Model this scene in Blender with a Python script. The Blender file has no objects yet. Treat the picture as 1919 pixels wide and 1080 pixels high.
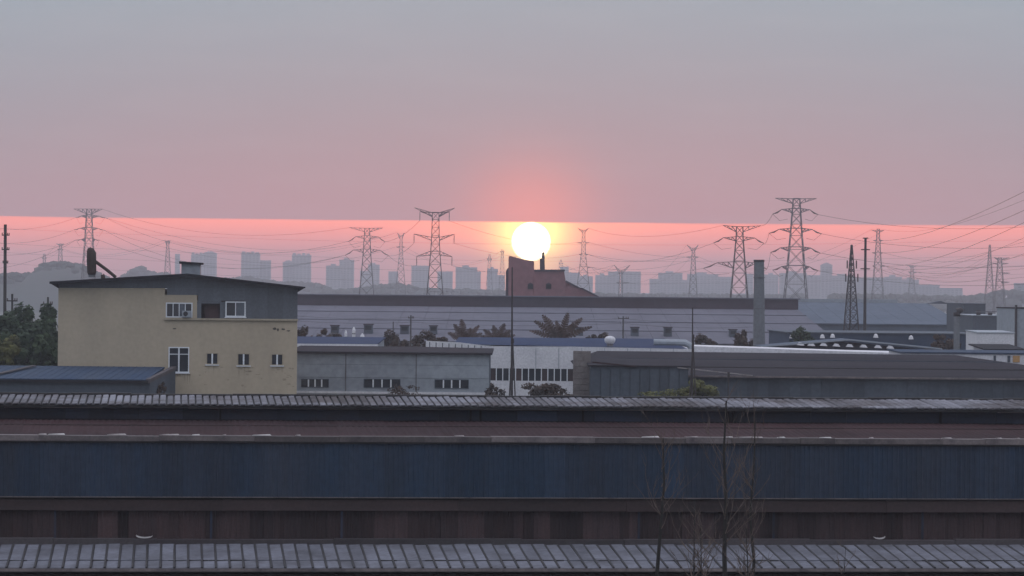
import bpy, math, random
from mathutils import Matrix, Vector, noise
rnd = random.Random(7)
R = math.radians
S = bpy.context.scene
COL = S.collection

# ------------------------------------------------------------------ camera
F = 6000.0            # focal length in pixels of the 1919 px wide photograph
CAMZ = 20.0
ROLL = R(0.53)
cam_d = bpy.data.cameras.new('camera'); cam = bpy.data.objects.new('camera', cam_d); COL.objects.link(cam)
cam_d.sensor_width = 36; cam_d.lens = 36 * F / 1919; cam_d.clip_start = 1; cam_d.clip_end = 60000
cam.matrix_world = Matrix.Translation((0, 0, CAMZ)) @ Matrix.Rotation(R(90) + 5 / F, 4, 'X') @ Matrix.Rotation(ROLL, 4, 'Z')
S.camera = cam
S.render.resolution_x = 1024; S.render.resolution_y = 577

# ------------------------------------------------------------------ sky and sun
SUN_AZ, SUN_EL = 35.0 / F, 93.0 / F      # radians, right of straight ahead / above the horizon
sun_dir = Vector((math.sin(SUN_AZ) * math.cos(SUN_EL), math.cos(SUN_AZ) * math.cos(SUN_EL), math.sin(SUN_EL)))
W = bpy.data.worlds.new('World'); S.world = W; W.use_nodes = True
nt = W.node_tree; N = nt.nodes; L = nt.links; N.clear()
def wn(t, **k):
    n = N.new(t)
    for a, b in k.items(): setattr(n, a, b)
    return n
def wmath(op, a, b=None, c=None, clamp=False):
    n = wn('ShaderNodeMath', operation=op, use_clamp=clamp)
    for i, v in enumerate((a, b, c)):
        if v is None: continue
        if isinstance(v, (int, float)): n.inputs[i].default_value = v
        else: L.new(v, n.inputs[i])
    return n.outputs[0]
def wramp(fac, stops):
    n = wn('ShaderNodeValToRGB'); e = n.color_ramp.elements
    while len(e) < len(stops): e.new(0.5)
    for el, (p, c) in zip(e, stops): el.position = p; el.color = (*c, 1)
    L.new(fac, n.inputs[0]); return n.outputs[0]
def wmix(fac, a, b, blend='MIX'):
    n = wn('ShaderNodeMix', data_type='RGBA', blend_type=blend)
    for i, v in ((0, fac), (6, a), (7, b)):
        if isinstance(v, (int, float)): n.inputs[i].default_value = v
        elif isinstance(v, tuple): n.inputs[i].default_value = (*v, 1)
        else: L.new(v, n.inputs[i])
    return n.outputs[2]
tc = wn('ShaderNodeTexCoord'); sep = wn('ShaderNodeSeparateXYZ'); L.new(tc.outputs['Generated'], sep.inputs[0])
Zd = sep.outputs[2]
dist = wn('ShaderNodeVectorMath', operation='DISTANCE'); L.new(tc.outputs['Generated'], dist.inputs[0]); dist.inputs[1].default_value = sun_dir
ang = dist.outputs['Value']                                            # about the angle from the sun, radians
mp = wn('ShaderNodeMapping'); mp.inputs['Scale'].default_value = (9, 9, 60); L.new(tc.outputs['Generated'], mp.inputs[0])
nz = wn('ShaderNodeTexNoise'); nz.inputs['Scale'].default_value = 2.2; nz.inputs['Detail'].default_value = 4; L.new(mp.outputs[0], nz.inputs['Vector'])
nf = wmath('SUBTRACT', nz.outputs[0], 0.5)
def gauss(s): return wmath('EXPONENT', wmath('MULTIPLY', wmath('POWER', wmath('DIVIDE', ang, s), 2.0), -1.0))
# overcast deck: luminance grows towards the zenith (1 + 2 sin e), pink where the low sun lights it from below
Zc = wmath('MAXIMUM', Zd, 0.0)
zen = wmath('MULTIPLY_ADD', Zc, 2.3, 0.86)
zent = wramp(Zc, [(0, (.205, .300, .355)), (.09, (.240, .345, .405)), (.3, (.33, .355, .41)), (1, (.375, .385, .435))])
deck = wmix(1.0, zent, zen, 'MULTIPLY')
elevfall = wmath('EXPONENT', wmath('MULTIPLY', Zc, -1 / 0.034))
side = wmath('MULTIPLY_ADD', gauss(0.26), 0.78, 0.22)
pink = wmath('MULTIPLY', elevfall, side)
deck = wmix(wmath('MINIMUM', wmath('MULTIPLY', pink, 1.65), 1.0), deck, (0.66, 0.245, 0.255))
deck = wmix(wmath('MULTIPLY', gauss(0.0195), 0.66), deck, (1.75, 0.34, 0.18))
deck = wmix(wmath('MULTIPLY_ADD', nf, 0.20, 0.0), deck, (0.65, 0.58, 0.58))
# clear strip under the deck
strip = wramp(wmath('DIVIDE', Zc, 0.026), [(0, (.80, .28, .32)), (.35, (1.25, .28, .26)), (.85, (2.0, .42, .24)), (1, (2.2, .50, .27))])
strip = wmix(wmath('MULTIPLY', wmath('SUBTRACT', 1.0, gauss(0.13)), 0.55), strip, (1.75, .37, .23))
strip = wmix(wmath('SUBTRACT', 1.0, gauss(0.6)), strip, (.42, .40, .44))
strip = wmix(gauss(0.034), strip, (2.7, .66, .27))
strip = wmix(wmath('MULTIPLY', gauss(0.0098), 0.95), strip, (7.0, 4.2, .9))
edge = wmath('DIVIDE', wmath('SUBTRACT', wmath('MULTIPLY_ADD', nf, 0.0008, Zd), 0.0213), 0.0006, clamp=True)
sky = wmix(edge, strip, deck)
# the sun's disc (with its bright aureole in the thin haze), half hidden by nothing but the factory
disc = wmath('DIVIDE', wmath('SUBTRACT', 0.0062, ang), 0.0012, clamp=True)
sky = wmix(disc, sky, (30.0, 24.0, 14.0))
nish = wn('ShaderNodeTexSky'); nish.sky_type = 'NISHITA'; nish.sun_disc = False
nish.sun_elevation = SUN_EL; nish.sun_rotation = SUN_AZ; nish.dust_density = 3.0; nish.altitude = 300
bg1 = wn('ShaderNodeBackground'); L.new(nish.outputs[0], bg1.inputs[0]); bg1.inputs[1].default_value = 0.004
bg2 = wn('ShaderNodeBackground'); L.new(sky, bg2.inputs[0]); bg2.inputs[1].default_value = 1.0
add = wn('ShaderNodeAddShader'); L.new(bg1.outputs[0], add.inputs[0]); L.new(bg2.outputs[0], add.inputs[1])
wo = wn('ShaderNodeOutputWorld'); L.new(add.outputs[0], wo.inputs[0])
sl = bpy.data.lights.new('sun', 'SUN'); so = bpy.data.objects.new('sun', sl); COL.objects.link(so)
sl.energy = 0.5; sl.angle = R(0.53); sl.color = (1.0, 0.36, 0.22)
so.rotation_euler = (-sun_dir).to_track_quat('-Z', 'Y').to_euler()
S.view_settings.view_transform = 'Standard'; S.view_settings.look = 'None'
S.view_settings.exposure = 0.12; S.view_settings.gamma = 1.0; S.view_settings.use_curve_mapping = False
HAZE_DENSITY = 2.4e-4

# ------------------------------------------------------------------ helpers
cr, sr = math.cos(ROLL), math.sin(ROLL)
def AB(x, y):
    u, v = x - 959.5, 540 - y
    return u * cr - v * sr, u * sr + v * cr + 5
def PX(x, y, D): return AB(x, y)[0] * D / F
def PZ(x, y, D): return CAMZ + AB(x, y)[1] * D / F
def P(x, y, D): return Vector((PX(x, y, D), D, PZ(x, y, D)))
ORG = {}
def tag(o, label, cat, group=None, kind=None):
    if label: o['label'] = label
    if cat: o['category'] = cat
    if group: o['group'] = group
    if kind: o['kind'] = kind
    return o
def thing(name, loc, label, cat, group=None, rz=0.0, org=None):
    o = bpy.data.objects.new(name, None); COL.objects.link(o)
    o.location = loc; o.rotation_euler = (0, 0, rz); o.empty_display_size = 0.5
    ORG[o.name] = Vector(org if org is not None else loc)
    return tag(o, label, cat, group)
def link(name, me, parent=None, loc=(0, 0, 0), rot=(0, 0, 0)):
    o = bpy.data.objects.new(name, me); COL.objects.link(o)
    if parent is not None:
        o.parent = parent; ORG[o.name] = ORG[parent.name]
    o.location = loc; o.rotation_euler = rot
    return o
class MB:
    def __init__(s): s.v = []; s.f = []
    def add(s, vs, fs):
        b = len(s.v); s.v += [tuple(p) for p in vs]; s.f += [tuple(b + i for i in f) for f in fs]; return s
    def hexa(s, p): return s.add(p, [(0, 3, 2, 1), (4, 5, 6, 7), (0, 1, 5, 4), (1, 2, 6, 5), (2, 3, 7, 6), (3, 0, 4, 7)])
    def box(s, x0, x1, y0, y1, z0, z1):
        return s.hexa([(x0, y0, z0), (x1, y0, z0), (x1, y1, z0), (x0, y1, z0), (x0, y0, z1), (x1, y0, z1), (x1, y1, z1), (x0, y1, z1)])
    def prism(s, poly, y0, y1):          # polygon in xz (counter-clockwise seen from -y) extruded along y
        n = len(poly)
        vs = [(x, y0, z) for x, z in poly] + [(x, y1, z) for x, z in poly]
        fs = [tuple(range(n)), tuple(range(2 * n - 1, n - 1, -1))] + [((i + 1) % n, i, n + i, n + (i + 1) % n) for i in range(n)]
        return s.add(vs, fs)
    def path(s, pts, rad, n=5, cap=True):
        pts = [Vector(p) for p in pts]; m = len(pts)
        if not hasattr(rad, '__len__'): rad = [rad] * m
        vs = []
        for i, p in enumerate(pts):
            d = (pts[min(i + 1, m - 1)] - pts[max(i - 1, 0)]).normalized()
            a = d.cross(Vector((0, 0, 1)) if abs(d.z) < .9 else Vector((1, 0, 0))).normalized(); b = d.cross(a)
            for k in range(n):
                t = 2 * math.pi * (k + .5) / n
                vs.append(p + (a * math.cos(t) + b * math.sin(t)) * rad[i])
        fs = [(i * n + k, i * n + (k + 1) % n, (i + 1) * n + (k + 1) % n, (i + 1) * n + k) for i in range(m - 1) for k in range(n)]
        if cap: fs += [tuple(range(n - 1, -1, -1)), tuple((m - 1) * n + k for k in range(n))]
        return s.add(vs, fs)
    def bar(s, a, b, r): return s.path([a, b], r, 4)
    def mesh(s, name, mat, org=(0, 0, 0), smooth=False):
        me = bpy.data.meshes.new(name); o = Vector(org)
        me.from_pydata([tuple(Vector(p) - o) for p in s.v], [], s.f); me.materials.append(mat)
        if smooth: me.polygons.foreach_set('use_smooth', [True] * len(me.polygons))
        me.update(); return me
    def build(s, name, mat, parent=None, smooth=False):
        return link(name, s.mesh(name, mat, ORG[parent.name] if parent is not None else (0, 0, 0), smooth), parent)
    def solo(s, name, mat, base, label, cat, group=None, kind=None, smooth=False):
        o = link(name, s.mesh(name, mat, base, smooth)); o.location = base
        return tag(o, label, cat, group, kind)

def M(name, c, c2=None, scale=1.0, rough=.8, rand=0.0, streak=False, metal=0.0, spec=.3, bump=0.0, thr=(.35, .7), stretch=None, leaf=False, fine=.13):
    m = bpy.data.materials.new(name); m.use_nodes = True; t = m.node_tree; n = t.nodes; l = t.links
    b = n['Principled BSDF']; b.inputs['Roughness'].default_value = rough; b.inputs['Metallic'].default_value = metal
    b.inputs['Specular IOR Level'].default_value = spec
    g = n.new('ShaderNodeNewGeometry'); src = g.outputs['Position']
    mpn = n.new('ShaderNodeMapping'); l.new(src, mpn.inputs[0])
    mpn.inputs['Scale'].default_value = stretch or ((1, 1, .08) if streak else (1, 1, 1))
    a = n.new('ShaderNodeTexNoise'); a.inputs['Scale'].default_value = scale; a.inputs['Detail'].default_value = 6; a.inputs['Roughness'].default_value = .65
    l.new(mpn.outputs[0], a.inputs['Vector'])
    rp = n.new('ShaderNodeValToRGB'); e = rp.color_ramp.elements
    e[0].position, e[1].position = thr; e[0].color = (*c, 1); e[1].color = (*(c2 or tuple(k * .8 for k in c)), 1)
    l.new(a.outputs[0], rp.inputs[0]); col = rp.outputs[0]
    f = n.new('ShaderNodeTexNoise'); f.inputs['Scale'].default_value = scale * 9; f.inputs['Detail'].default_value = 3; l.new(src, f.inputs['Vector'])
    mx = n.new('ShaderNodeMix'); mx.data_type = 'RGBA'; mx.blend_type = 'MULTIPLY'; mx.inputs[0].default_value = 1
    mr = n.new('ShaderNodeMapRange'); mr.inputs[1].default_value = .3; mr.inputs[2].default_value = .7; mr.inputs[3].default_value = 1 - fine; mr.inputs[4].default_value = 1 + fine
    l.new(f.outputs[0], mr.inputs[0]); l.new(col, mx.inputs[6]); l.new(mr.outputs[0], mx.inputs[7]); col = mx.outputs[2]
    if rand:
        oi = n.new('ShaderNodeObjectInfo'); m2 = n.new('ShaderNodeMapRange'); m2.inputs[3].default_value = 1 - rand; m2.inputs[4].default_value = 1 + rand
        l.new(oi.outputs['Random'], m2.inputs[0])
        mx2 = n.new('ShaderNodeMix'); mx2.data_type = 'RGBA'; mx2.blend_type = 'MULTIPLY'; mx2.inputs[0].default_value = 1
        l.new(col, mx2.inputs[6]); l.new(m2.outputs[0], mx2.inputs[7]); col = mx2.outputs[2]
    l.new(col, b.inputs['Base Color'])
    if bump:
        bn = n.new('ShaderNodeBump'); bn.inputs['Strength'].default_value = bump; bn.inputs['Distance'].default_value = .05
        l.new(a.outputs[0], bn.inputs['Height']); l.new(bn.outputs[0], b.inputs['Normal'])
    if leaf:
        tr = n.new('ShaderNodeBsdfTranslucent'); l.new(col, tr.inputs[0]); ms = n.new('ShaderNodeMixShader'); ms.inputs[0].default_value = .25
        l.new(b.outputs[0], ms.inputs[1]); l.new(tr.outputs[0], ms.inputs[2]); l.new(ms.outputs[0], n['Material Output'].inputs[0])
    return m
MT = dict(
    ground=M('ground', (.09, .085, .075), (.05, .06, .04), .02),
    sheet_grey=M('fibre_cement', (.16, .165, .20), (.085, .085, .10), .55, .8, .15, bump=.3, spec=.15),
    sheet_old=M('old_fibre_cement', (.19, .19, .22), (.075, .066, .070), .22, .85, .22, bump=.3, spec=.12, thr=(.42, .62)),
    joint=M('dark_joint_lap_shadow', (.030, .030, .036), (.045, .04, .04), 2),
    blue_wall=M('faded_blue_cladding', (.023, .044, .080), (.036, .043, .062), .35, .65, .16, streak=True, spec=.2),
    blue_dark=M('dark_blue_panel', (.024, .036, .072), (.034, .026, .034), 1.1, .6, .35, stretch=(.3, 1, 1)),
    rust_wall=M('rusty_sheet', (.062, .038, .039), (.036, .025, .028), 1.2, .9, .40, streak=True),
    rust_roof=M('rusty_roof_sheet', (.046, .024, .027), (.028, .018, .021), .35, .9, .12, stretch=(.15, 1, 1), spec=.1),
    band=M('brown_fascia', (.058, .038, .038), (.036, .027, .028), .8, .9, .15, stretch=(.2, 1, 1)),
    gutter=M('grey_brown_gutter', (.080, .070, .075), (.05, .04, .045), .9, .8, .3, stretch=(.2, 1, 1)),
    flash=M('weathered_flashing', (.15, .125, .125), (.06, .05, .055), 1.2, .7, .4),
    pale=M('pale_trim', (.36, .33, .33), (.2, .17, .17), 1.3, .7, .2),
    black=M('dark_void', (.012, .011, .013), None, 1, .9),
    ridge=M('dark_ridge_cap', (.035, .032, .037), (.055, .05, .05), 1, .8, .2),
    cream=M('cream_render', (.45, .375, .28), (.37, .31, .235), .3, .92, stretch=(1, 1, .35), thr=(.3, .75), fine=.05),
    cream_trim=M('cream_trim', (.40, .34, .26), (.30, .255, .19), 1, .9),
    grey_clad=M('grey_cladding', (.125, .14, .165), (.10, .11, .13), .6, .6, .10, streak=True),
    roof_dark=M('dark_metal_roof', (.013, .013, .018), (.022, .022, .028), .5, .8, spec=.1),
    rust_iron=M('dark_rusted_iron', (.035, .024, .022), (.06, .04, .035), 2, .8),
    white=M('white_paint', (.66, .645, .68), (.54, .53, .57), .5, .7),
    white_frame=M('white_window_frame', (.72, .74, .78), (.6, .62, .66), 2, .5),
    glass=M('dark_glass', (.022, .026, .034), (.035, .04, .05), .8, .08, spec=.5),
    glass_pale=M('pale_glass', (.11, .13, .16), (.08, .09, .11), .8, .15, spec=.5),
    stain=M('plaster_stain', (.27, .225, .165), (.36, .30, .22), 2.5, .95),
    hole=M('broken_plaster', (.05, .045, .04), (.09, .08, .07), 3, .95),
    blue_roof=M('blue_sheet_roof', (.028, .050, .095), (.045, .062, .095), .3, .8, .1, stretch=(1, .15, 1), spec=.12),
    bright_blue=M('bright_blue_roof', (.022, .038, .095), (.022, .032, .070), .25, .8, spec=.1),
    shed_grey=M('pale_grey_cladding', (.30, .33, .37), (.24, .26, .30), .2, .7, .06, stretch=(.3, 1, 1.2)),
    shed_low=M('grey_blue_cladding', (.075, .090, .115), (.055, .066, .085), .3, .75, .16, streak=True, spec=.2),
    shed_roof=M('grey_shed_roof', (.040, .036, .044), (.022, .020, .026), .2, .95, stretch=(.15, 1, 1), spec=.05),
    factory_roof=M('factory_roof', (.135, .132, .165), (.105, .103, .132), .05, .9, stretch=(1, .1, 1), spec=.08),
    factory=M('factory_cladding', (.26, .12, .13), (.20, .10, .11), .08, .9, stretch=(1, 1, .2), spec=.1),  # red glow around the sun is put into this cladding colour
    factory_dark=M('factory_monitor', (.062, .046, .062), (.050, .038, .052), .1, .9, spec=.1),
    brick=M('dull_brick', (.20, .175, .17), (.13, .11, .11), 1.2, .95),
    concrete=M('concrete_stack', (.17, .18, .195), (.12, .125, .14), .35, .9, streak=True),
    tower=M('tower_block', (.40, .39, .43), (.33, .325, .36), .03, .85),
    tower_win=M('tower_glazing', (.16, .17, .20), (.22, .23, .26), .05, .4),
    hall=M('blue_grey_roofing', (.105, .125, .165), (.085, .105, .14), .06, .9, spec=.08),
    steel=M('galvanised_steel', (.14, .135, .15), (.10, .095, .105), .2, .6),
    steel_dark=M('dark_steel', (.05, .04, .042), (.035, .03, .032), .5, .7),
    wire=M('conductor_wire', (.07, .065, .07), (.06, .055, .06), .1, .6),
    insul=M('insulator', (.09, .05, .05), (.07, .05, .05), .5, .4),
    wood=M('pole_wood', (.045, .042, .042), (.06, .055, .05), 1, .9),
    bark=M('grey_bark', (.020, .018, .018), (.035, .030, .028), 3, .9),
    twig=M('pale_twig', (.14, .105, .09), (.07, .052, .048), 2, .9),
    leaf=M('green_leaves', (.050, .080, .034), (.026, .046, .024), .3, .7, leaf=True, thr=(.4, .6)),
    leaf_y=M('yellow_green_leaves', (.16, .16, .055), (.075, .080, .035), .6, .7, leaf=True, thr=(.4, .6)),
    leaf_d=M('dull_leaves', (.080, .052, .038), (.042, .030, .026), .5, .7, leaf=True, thr=(.4, .6)),
    frond=M('banana_leaf', (.085, .048, .036), (.055, .032, .026), .6, .7, leaf=True),
    hill=M('hill_green', (.045, .055, .050), (.03, .04, .035), .01, .95),
    orange=M('orange_panel', (.45, .26, .10), (.4, .22, .1), 1, .7),
    plastic=M('plastic_scrap', (.50, .48, .48), (.35, .33, .33), 2, .5),
)

# ================================================================== setting
g = MB(); nx = 44; ny = 48
for j in range(ny + 1):
    for i in range(nx + 1):
        g.v.append((-4300 + 8600 * i / nx, -450 + 9250 * j / ny, 0))
g.f = [(j * (nx + 1) + i, j * (nx + 1) + i + 1, (j + 1) * (nx + 1) + i + 1, (j + 1) * (nx + 1) + i) for j in range(ny) for i in range(nx)]
tag(g.build('ground', MT['ground']), 'flat dull ground under the sheds and the far town', 'ground', kind='structure')

def ridge(name, D, pts, depth, label):
    m = MB(); rows = 7; n = len(pts)
    prof = [0, .45, .8, 1, .8, .45, 0]
    for k in range(rows):
        for (x, y) in pts:
            z = PZ(x, y, D)
            m.v.append((PX(x, y, D), D + depth * (k / (rows - 1) - .5), z * prof[k] - .3 + noise.noise((x * .05, k * 1.3, D)) * z * .06))
    m.f = [(k * n + i, k * n + i + 1, (k + 1) * n + i + 1, (k + 1) * n + i) for k in range(rows - 1) for i in range(n - 1)]
    return tag(m.build(name, MT['hill'], smooth=True), label, 'hill', kind='structure')
def dens(pts, step=12):
    out = []
    for (a, b), (c, d) in zip(pts, pts[1:]):
        k = max(1, int(abs(c - a) / step))
        for i in range(k):
            t = i / k; out.append((a + (c - a) * t, b + (d - b) * t + noise.noise((a + i, b, 3.1)) * 1.2))
    return out + [pts[-1]]
ridge('hills', 2600, dens([(-700, 530), (-250, 508), (-40, 520), (30, 512), (68, 516), (78, 496), (105, 490), (140, 494), (175, 505), (215, 532), (300, 548)]), 420, 'grey wooded hill behind the cream building')
ridge('hills', 3800, dens([(180, 560), (240, 512), (262, 500), (290, 515), (340, 520), (420, 523), (460, 520), (505, 527), (560, 533), (600, 540), (690, 548), (740, 538), (800, 545), (930, 552), (1010, 560)]), 500, 'low hazy ridge under the far tower blocks')
ridge('hills', 7600, dens([(-1400, 535), (-400, 540), (400, 541), (1000, 549), (1600, 552), (2200, 560), (3200, 562)], 40), 900, 'last flat rise of land at the horizon')

def blob(m, c, r, seed, sq=.8):
    t = (1 + 5 ** .5) / 2
    vs = [(-1, t, 0), (1, t, 0), (-1, -t, 0), (1, -t, 0), (0, -1, t), (0, 1, t), (0, -1, -t), (0, 1, -t), (t, 0, -1), (t, 0, 1), (-t, 0, -1), (-t, 0, 1)]
    fs = [(0, 11, 5), (0, 5, 1), (0, 1, 7), (0, 7, 10), (0, 10, 11), (1, 5, 9), (5, 11, 4), (11, 10, 2), (10, 7, 6), (7, 1, 8), (3, 9, 4), (3, 4, 2), (3, 2, 6), (3, 6, 8), (3, 8, 9), (4, 9, 5), (2, 4, 11), (6, 2, 10), (8, 6, 7), (9, 8, 1)]
    out = []
    for v in vs:
        d = Vector(v).normalized(); k = r * (1 + .45 * noise.noise(d * 1.7 + Vector((seed, 0, 0))))
        out.append((c[0] + d.x * k, c[1] + d.y * k, c[2] + d.z * k * sq))
    m.add(out, fs)
def wood(D, pts, label, seed, r=6, per=5):
    m = MB(); q = random.Random(seed)
    for (x, y) in dens(pts, per):
        rr = r * q.uniform(.45, 1.25); p = P(x + q.uniform(-3, 3), y, D + q.uniform(-60, 60))
        blob(m, (p.x, p.y, p.z - rr * .3), rr, q.random() * 99)
        blob(m, (p.x + q.uniform(-r, r), p.y - 10, p.z - rr * 1.6), rr * 1.2, q.random() * 99)
    return tag(m.build('distant_woods', MT['hill']), label, 'woods', kind='stuff')
wood(2590, [(-60, 520), (28, 513), (66, 517), (78, 497), (105, 491), (140, 495), (175, 506), (215, 533)], 'trees along the top of the grey hill behind the cream building', 4, 4.5, 4)
wood(3700, [(200, 545), (245, 508), (262, 502), (285, 512), (345, 520), (400, 524), (460, 521), (500, 527), (555, 532), (590, 531), (610, 540)], 'hazy wood on the ridge behind the cream building roof', 5, 7, 5)
wood(3500, [(600, 546), (650, 546), (700, 537), (740, 533), (790, 541), (850, 545), (945, 548)], 'hazy tree belt below the central tower blocks', 6, 6, 5)
wood(3300, [(1090, 552), (1200, 554), (1320, 555), (1420, 556), (1500, 555)], 'hazy tree belt right of the factory headhouse', 8, 5, 5)
wood(3000, [(1560, 556), (1700, 556), (1800, 560), (1850, 556), (1880, 548), (1960, 552), (2050, 556)], 'hazy trees on the far right horizon', 9, 6, 5)

# ================================================================== foreground sheds (axes turned 6 degrees)
TH = math.atan(630 / F); c6, s6 = math.cos(TH), math.sin(TH)
def loc6(s, t, z=0): return (s * c6 - t * s6, s * s6 + t * c6, z)
def z6(y, t): return CAMZ - (y - 539.7) * t * c6 / F
S0, S1 = -14.0, 50.0
def shed(name, t, label):
    o = thing(name, loc6(18, t), label, 'shed', rz=TH, org=(18, t, 0)); return o
def prof_sheet(w, h, ribs, depth):       # corrugated sheet, standing in xz, facing -y
    pts = []; p = w / ribs
    for i in range(ribs):
        x = i * p
        pts += [(x, 0), (x + p * .55, 0), (x + p * .68, -depth), (x + p * .87, -depth)]
    pts.append((w, 0))
    m = MB(); n = len(pts)
    m.v = [(x, y, 0) for x, y in pts] + [(x, y, h) for x, y in pts]
    m.f = [(i, i + 1, n + i + 1, n + i) for i in range(n - 1)]
    return m
def strips(parent, name, mat, t0, z0, hgt, dep, lens, jz=.02, jt=.02, s0=S0, s1=S1, skip=0.0, tilt=0.0):
    s = s0
    while s < s1:
        w = rnd.uniform(*lens)
        if rnd.random() >= skip:
            o = MB().box(0, w - .015, 0, dep, 0, hgt * rnd.uniform(.86, 1.08)).mesh(name, mat)
            q = link(name, o, parent, Vector((s, t0 + rnd.uniform(-jt, jt), z0 + rnd.uniform(-jz, jz))) - ORG[parent.name], (0, rnd.uniform(-tilt, tilt), 0))
        s += w
def roof_panels(parent, t0, t1, za, zb, pitch, rows, mat, ragged, rib=True):
    sl = math.atan2(zb - za, t1 - t0); Ls = math.hypot(t1 - t0, zb - za)
    dz = Vector((0, math.cos(sl), math.sin(sl)))
    meshes = {}
    for r, (a, b) in enumerate(rows):
        m = MB(); w = pitch; h = .035
        prof = [(.05, 0), (.05 + .03, .03), (w - .04, .045), (w - .01, 0)]
        k = len(prof); l = (b - a) * Ls
        m.v = [(x, 0, z) for x, z in prof] + [(x, l, z) for x, z in prof] + [(x, 0, z - .05) for x, z in prof]
        m.f = [(i, i + 1, k + i + 1, k + i) for i in range(k - 1)] + [(2 * k + i, 2 * k + i + 1, i + 1, i) for i in range(k - 1)]
        meshes[r] = m.mesh('roof_panel', mat)
    s = S0
    while s < S1:
        for r, (a, b) in enumerate(rows):
            off = rnd.uniform(-ragged, ragged) if r == 0 else rnd.uniform(-.02, .02)
            p = Vector((s, t0, za)) + dz * (a * Ls + off) + Vector((0, 0, .012 * (1 if r == 0 else 4)))
            link('roof_panel', meshes[r], parent, p - ORG[parent.name], (sl + rnd.uniform(-.006, .006), rnd.uniform(-.012, .012), 0))
        s += pitch
    if rib:
        m = MB(); m.box(-.045, .035, -.03, Ls, -.02, .085); me = m.mesh('roof_rib', MT['joint']); s = S0
        while s < S1:
            link('roof_rib', me, parent, Vector((s + .01, t0, za + .012)) - ORG[parent.name], (sl, 0, rnd.uniform(-.004, .004))); s += pitch

# --- nearest shed: grey roof along the bottom of the picture
t0 = 136.0; za = z6(1068, t0); t1 = t0 + 5.6; zb = z6(1025, t1)
sh = shed('near_shed', t0, 'low shed with grey ribbed roof sheets along the bottom edge')
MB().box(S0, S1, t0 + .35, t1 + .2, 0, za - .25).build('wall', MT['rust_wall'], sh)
MB().hexa([(S0, t0 + .05, za - .16), (S1, t0 + .05, za - .16), (S1, t1, zb - .16), (S0, t1, zb - .16), (S0, t0 + .05, za - .06), (S1, t0 + .05, za - .06), (S1, t1, zb - .06), (S0, t1, zb - .06)]).build('roof_deck', MT['joint'], sh)
roof_panels(sh, t0, t1, za, zb, .585, [(0, .31), (.30, 1.0)], MT['sheet_grey'], .02)
strips(sh, 'lap_shadow_strip', MT['joint'], t0 + 5.6 * .295, za + (zb - za) * .295 + .045, .045, .10, (.5, 1.9), .01, .04, skip=.4)  # broken dark strips added as painted shadow along the sheet laps
MB().box(S0, S1, t0 - .10, t0 - .03, za - .10, za + .02).build('eave_gutter', MT['flash'], sh)

# --- blue clad shed behind it
tw = 143.4
b2 = shed('blue_shed', tw, 'long shed clad in dark blue corrugated sheets above rusty brown boards')
zl = z6(1020, tw); zr0 = z6(1008, tw); zr1 = z6(958, tw); zb0 = z6(932, tw); zb1 = z6(830, tw)
MB().box(S0, S1, tw + .4, tw + 7.0, 0, zb1 - .3).build('wall', MT['black'], b2)
strips(b2, 'ledge_board', MT['gutter'], tw - .55, zl - .05, zr0 - zl, .5, (3.5, 9), .02, .03)
s = S0
while s < S1:                                       # rusty lower wall, sheet by sheet
    w = rnd.choice((.45, .6, .75, .9, .9, 1.2)); 
    me = prof_sheet(w, zr1 - zr0 + .25, max(2, int(w / .2)), .03).mesh('rusty_sheet', MT['rust_wall'])
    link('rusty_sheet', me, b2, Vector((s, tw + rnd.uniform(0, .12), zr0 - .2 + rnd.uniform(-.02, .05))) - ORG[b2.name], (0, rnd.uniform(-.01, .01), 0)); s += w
for x in (110, 400, 645, 1210, 1470, 1760):         # posts between them
    s = (x - 330) / F * tw * c6
    MB().box(s - .05, s + .05, tw - .06, tw - .01, zr0 - .1, zr1).build('post', MT['blue_dark'], b2)
strips(b2, 'fascia_board', MT['band'], tw - .22, zr1, zb0 - zr1 - .05, .2, (4, 11), .015, .02)
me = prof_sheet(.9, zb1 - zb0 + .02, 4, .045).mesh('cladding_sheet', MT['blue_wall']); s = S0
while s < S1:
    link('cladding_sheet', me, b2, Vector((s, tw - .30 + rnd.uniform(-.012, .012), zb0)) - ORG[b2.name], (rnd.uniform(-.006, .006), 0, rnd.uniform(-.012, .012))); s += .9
MB().box(S0, S1, tw - .36, tw - .27, zb0 - .035, zb0 + .012).build('drip_flashing', MT['flash'], b2)
MB().box(S0, S1, tw - .42, tw - .20, zb1 - .03, zb1 + .05).build('parapet_edge', MT['black'], b2)
zc = z6(816, tw)
strips(b2, 'coping', MT['flash'], tw - .38, zb1 + .055, zc - zb1 - .08, .7, (1.2, 5.5), .02, .04, tilt=.004)
for k in range(26):                                 # loose scraps on the coping
    s = rnd.uniform(-8, 44); w = rnd.uniform(.15, .9)
    me = MB().hexa([(0, 0, 0), (w, .05, .01), (w, .3, .01), (0, .25, 0), (.02, 0, .05), (w * .9, .06, .03), (w * .95, .28, .06), (.04, .25, .03)]).mesh('loose_scrap', MT['pale'] if k % 3 else MT['plastic'])
    link('loose_scrap', me, b2, Vector((s, tw - .33, zc - .03)) - ORG[b2.name], (0, 0, rnd.uniform(-.15, .15)))
ta, tb = tw + .45, tw + 7.0; zra = z6(818, ta) - .02; zrb = z6(790, tb)
sl = math.atan2(zrb - zra, tb - ta); lr = math.hypot(zrb - zra, tb - ta)
m = MB(); n = 9; w = 2.4
for j in (0, 1):
    for i in range(n * 2 + 1): m.v.append((w * i / (n * 2), lr * j, .03 * (i % 2)))
m.f = [(i, i + 1, 2 * n + 2 + i, 2 * n + 1 + i) for i in range(2 * n)]
me = m.mesh('rusty_roof_sheet', MT['rust_roof']); s = S0
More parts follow.
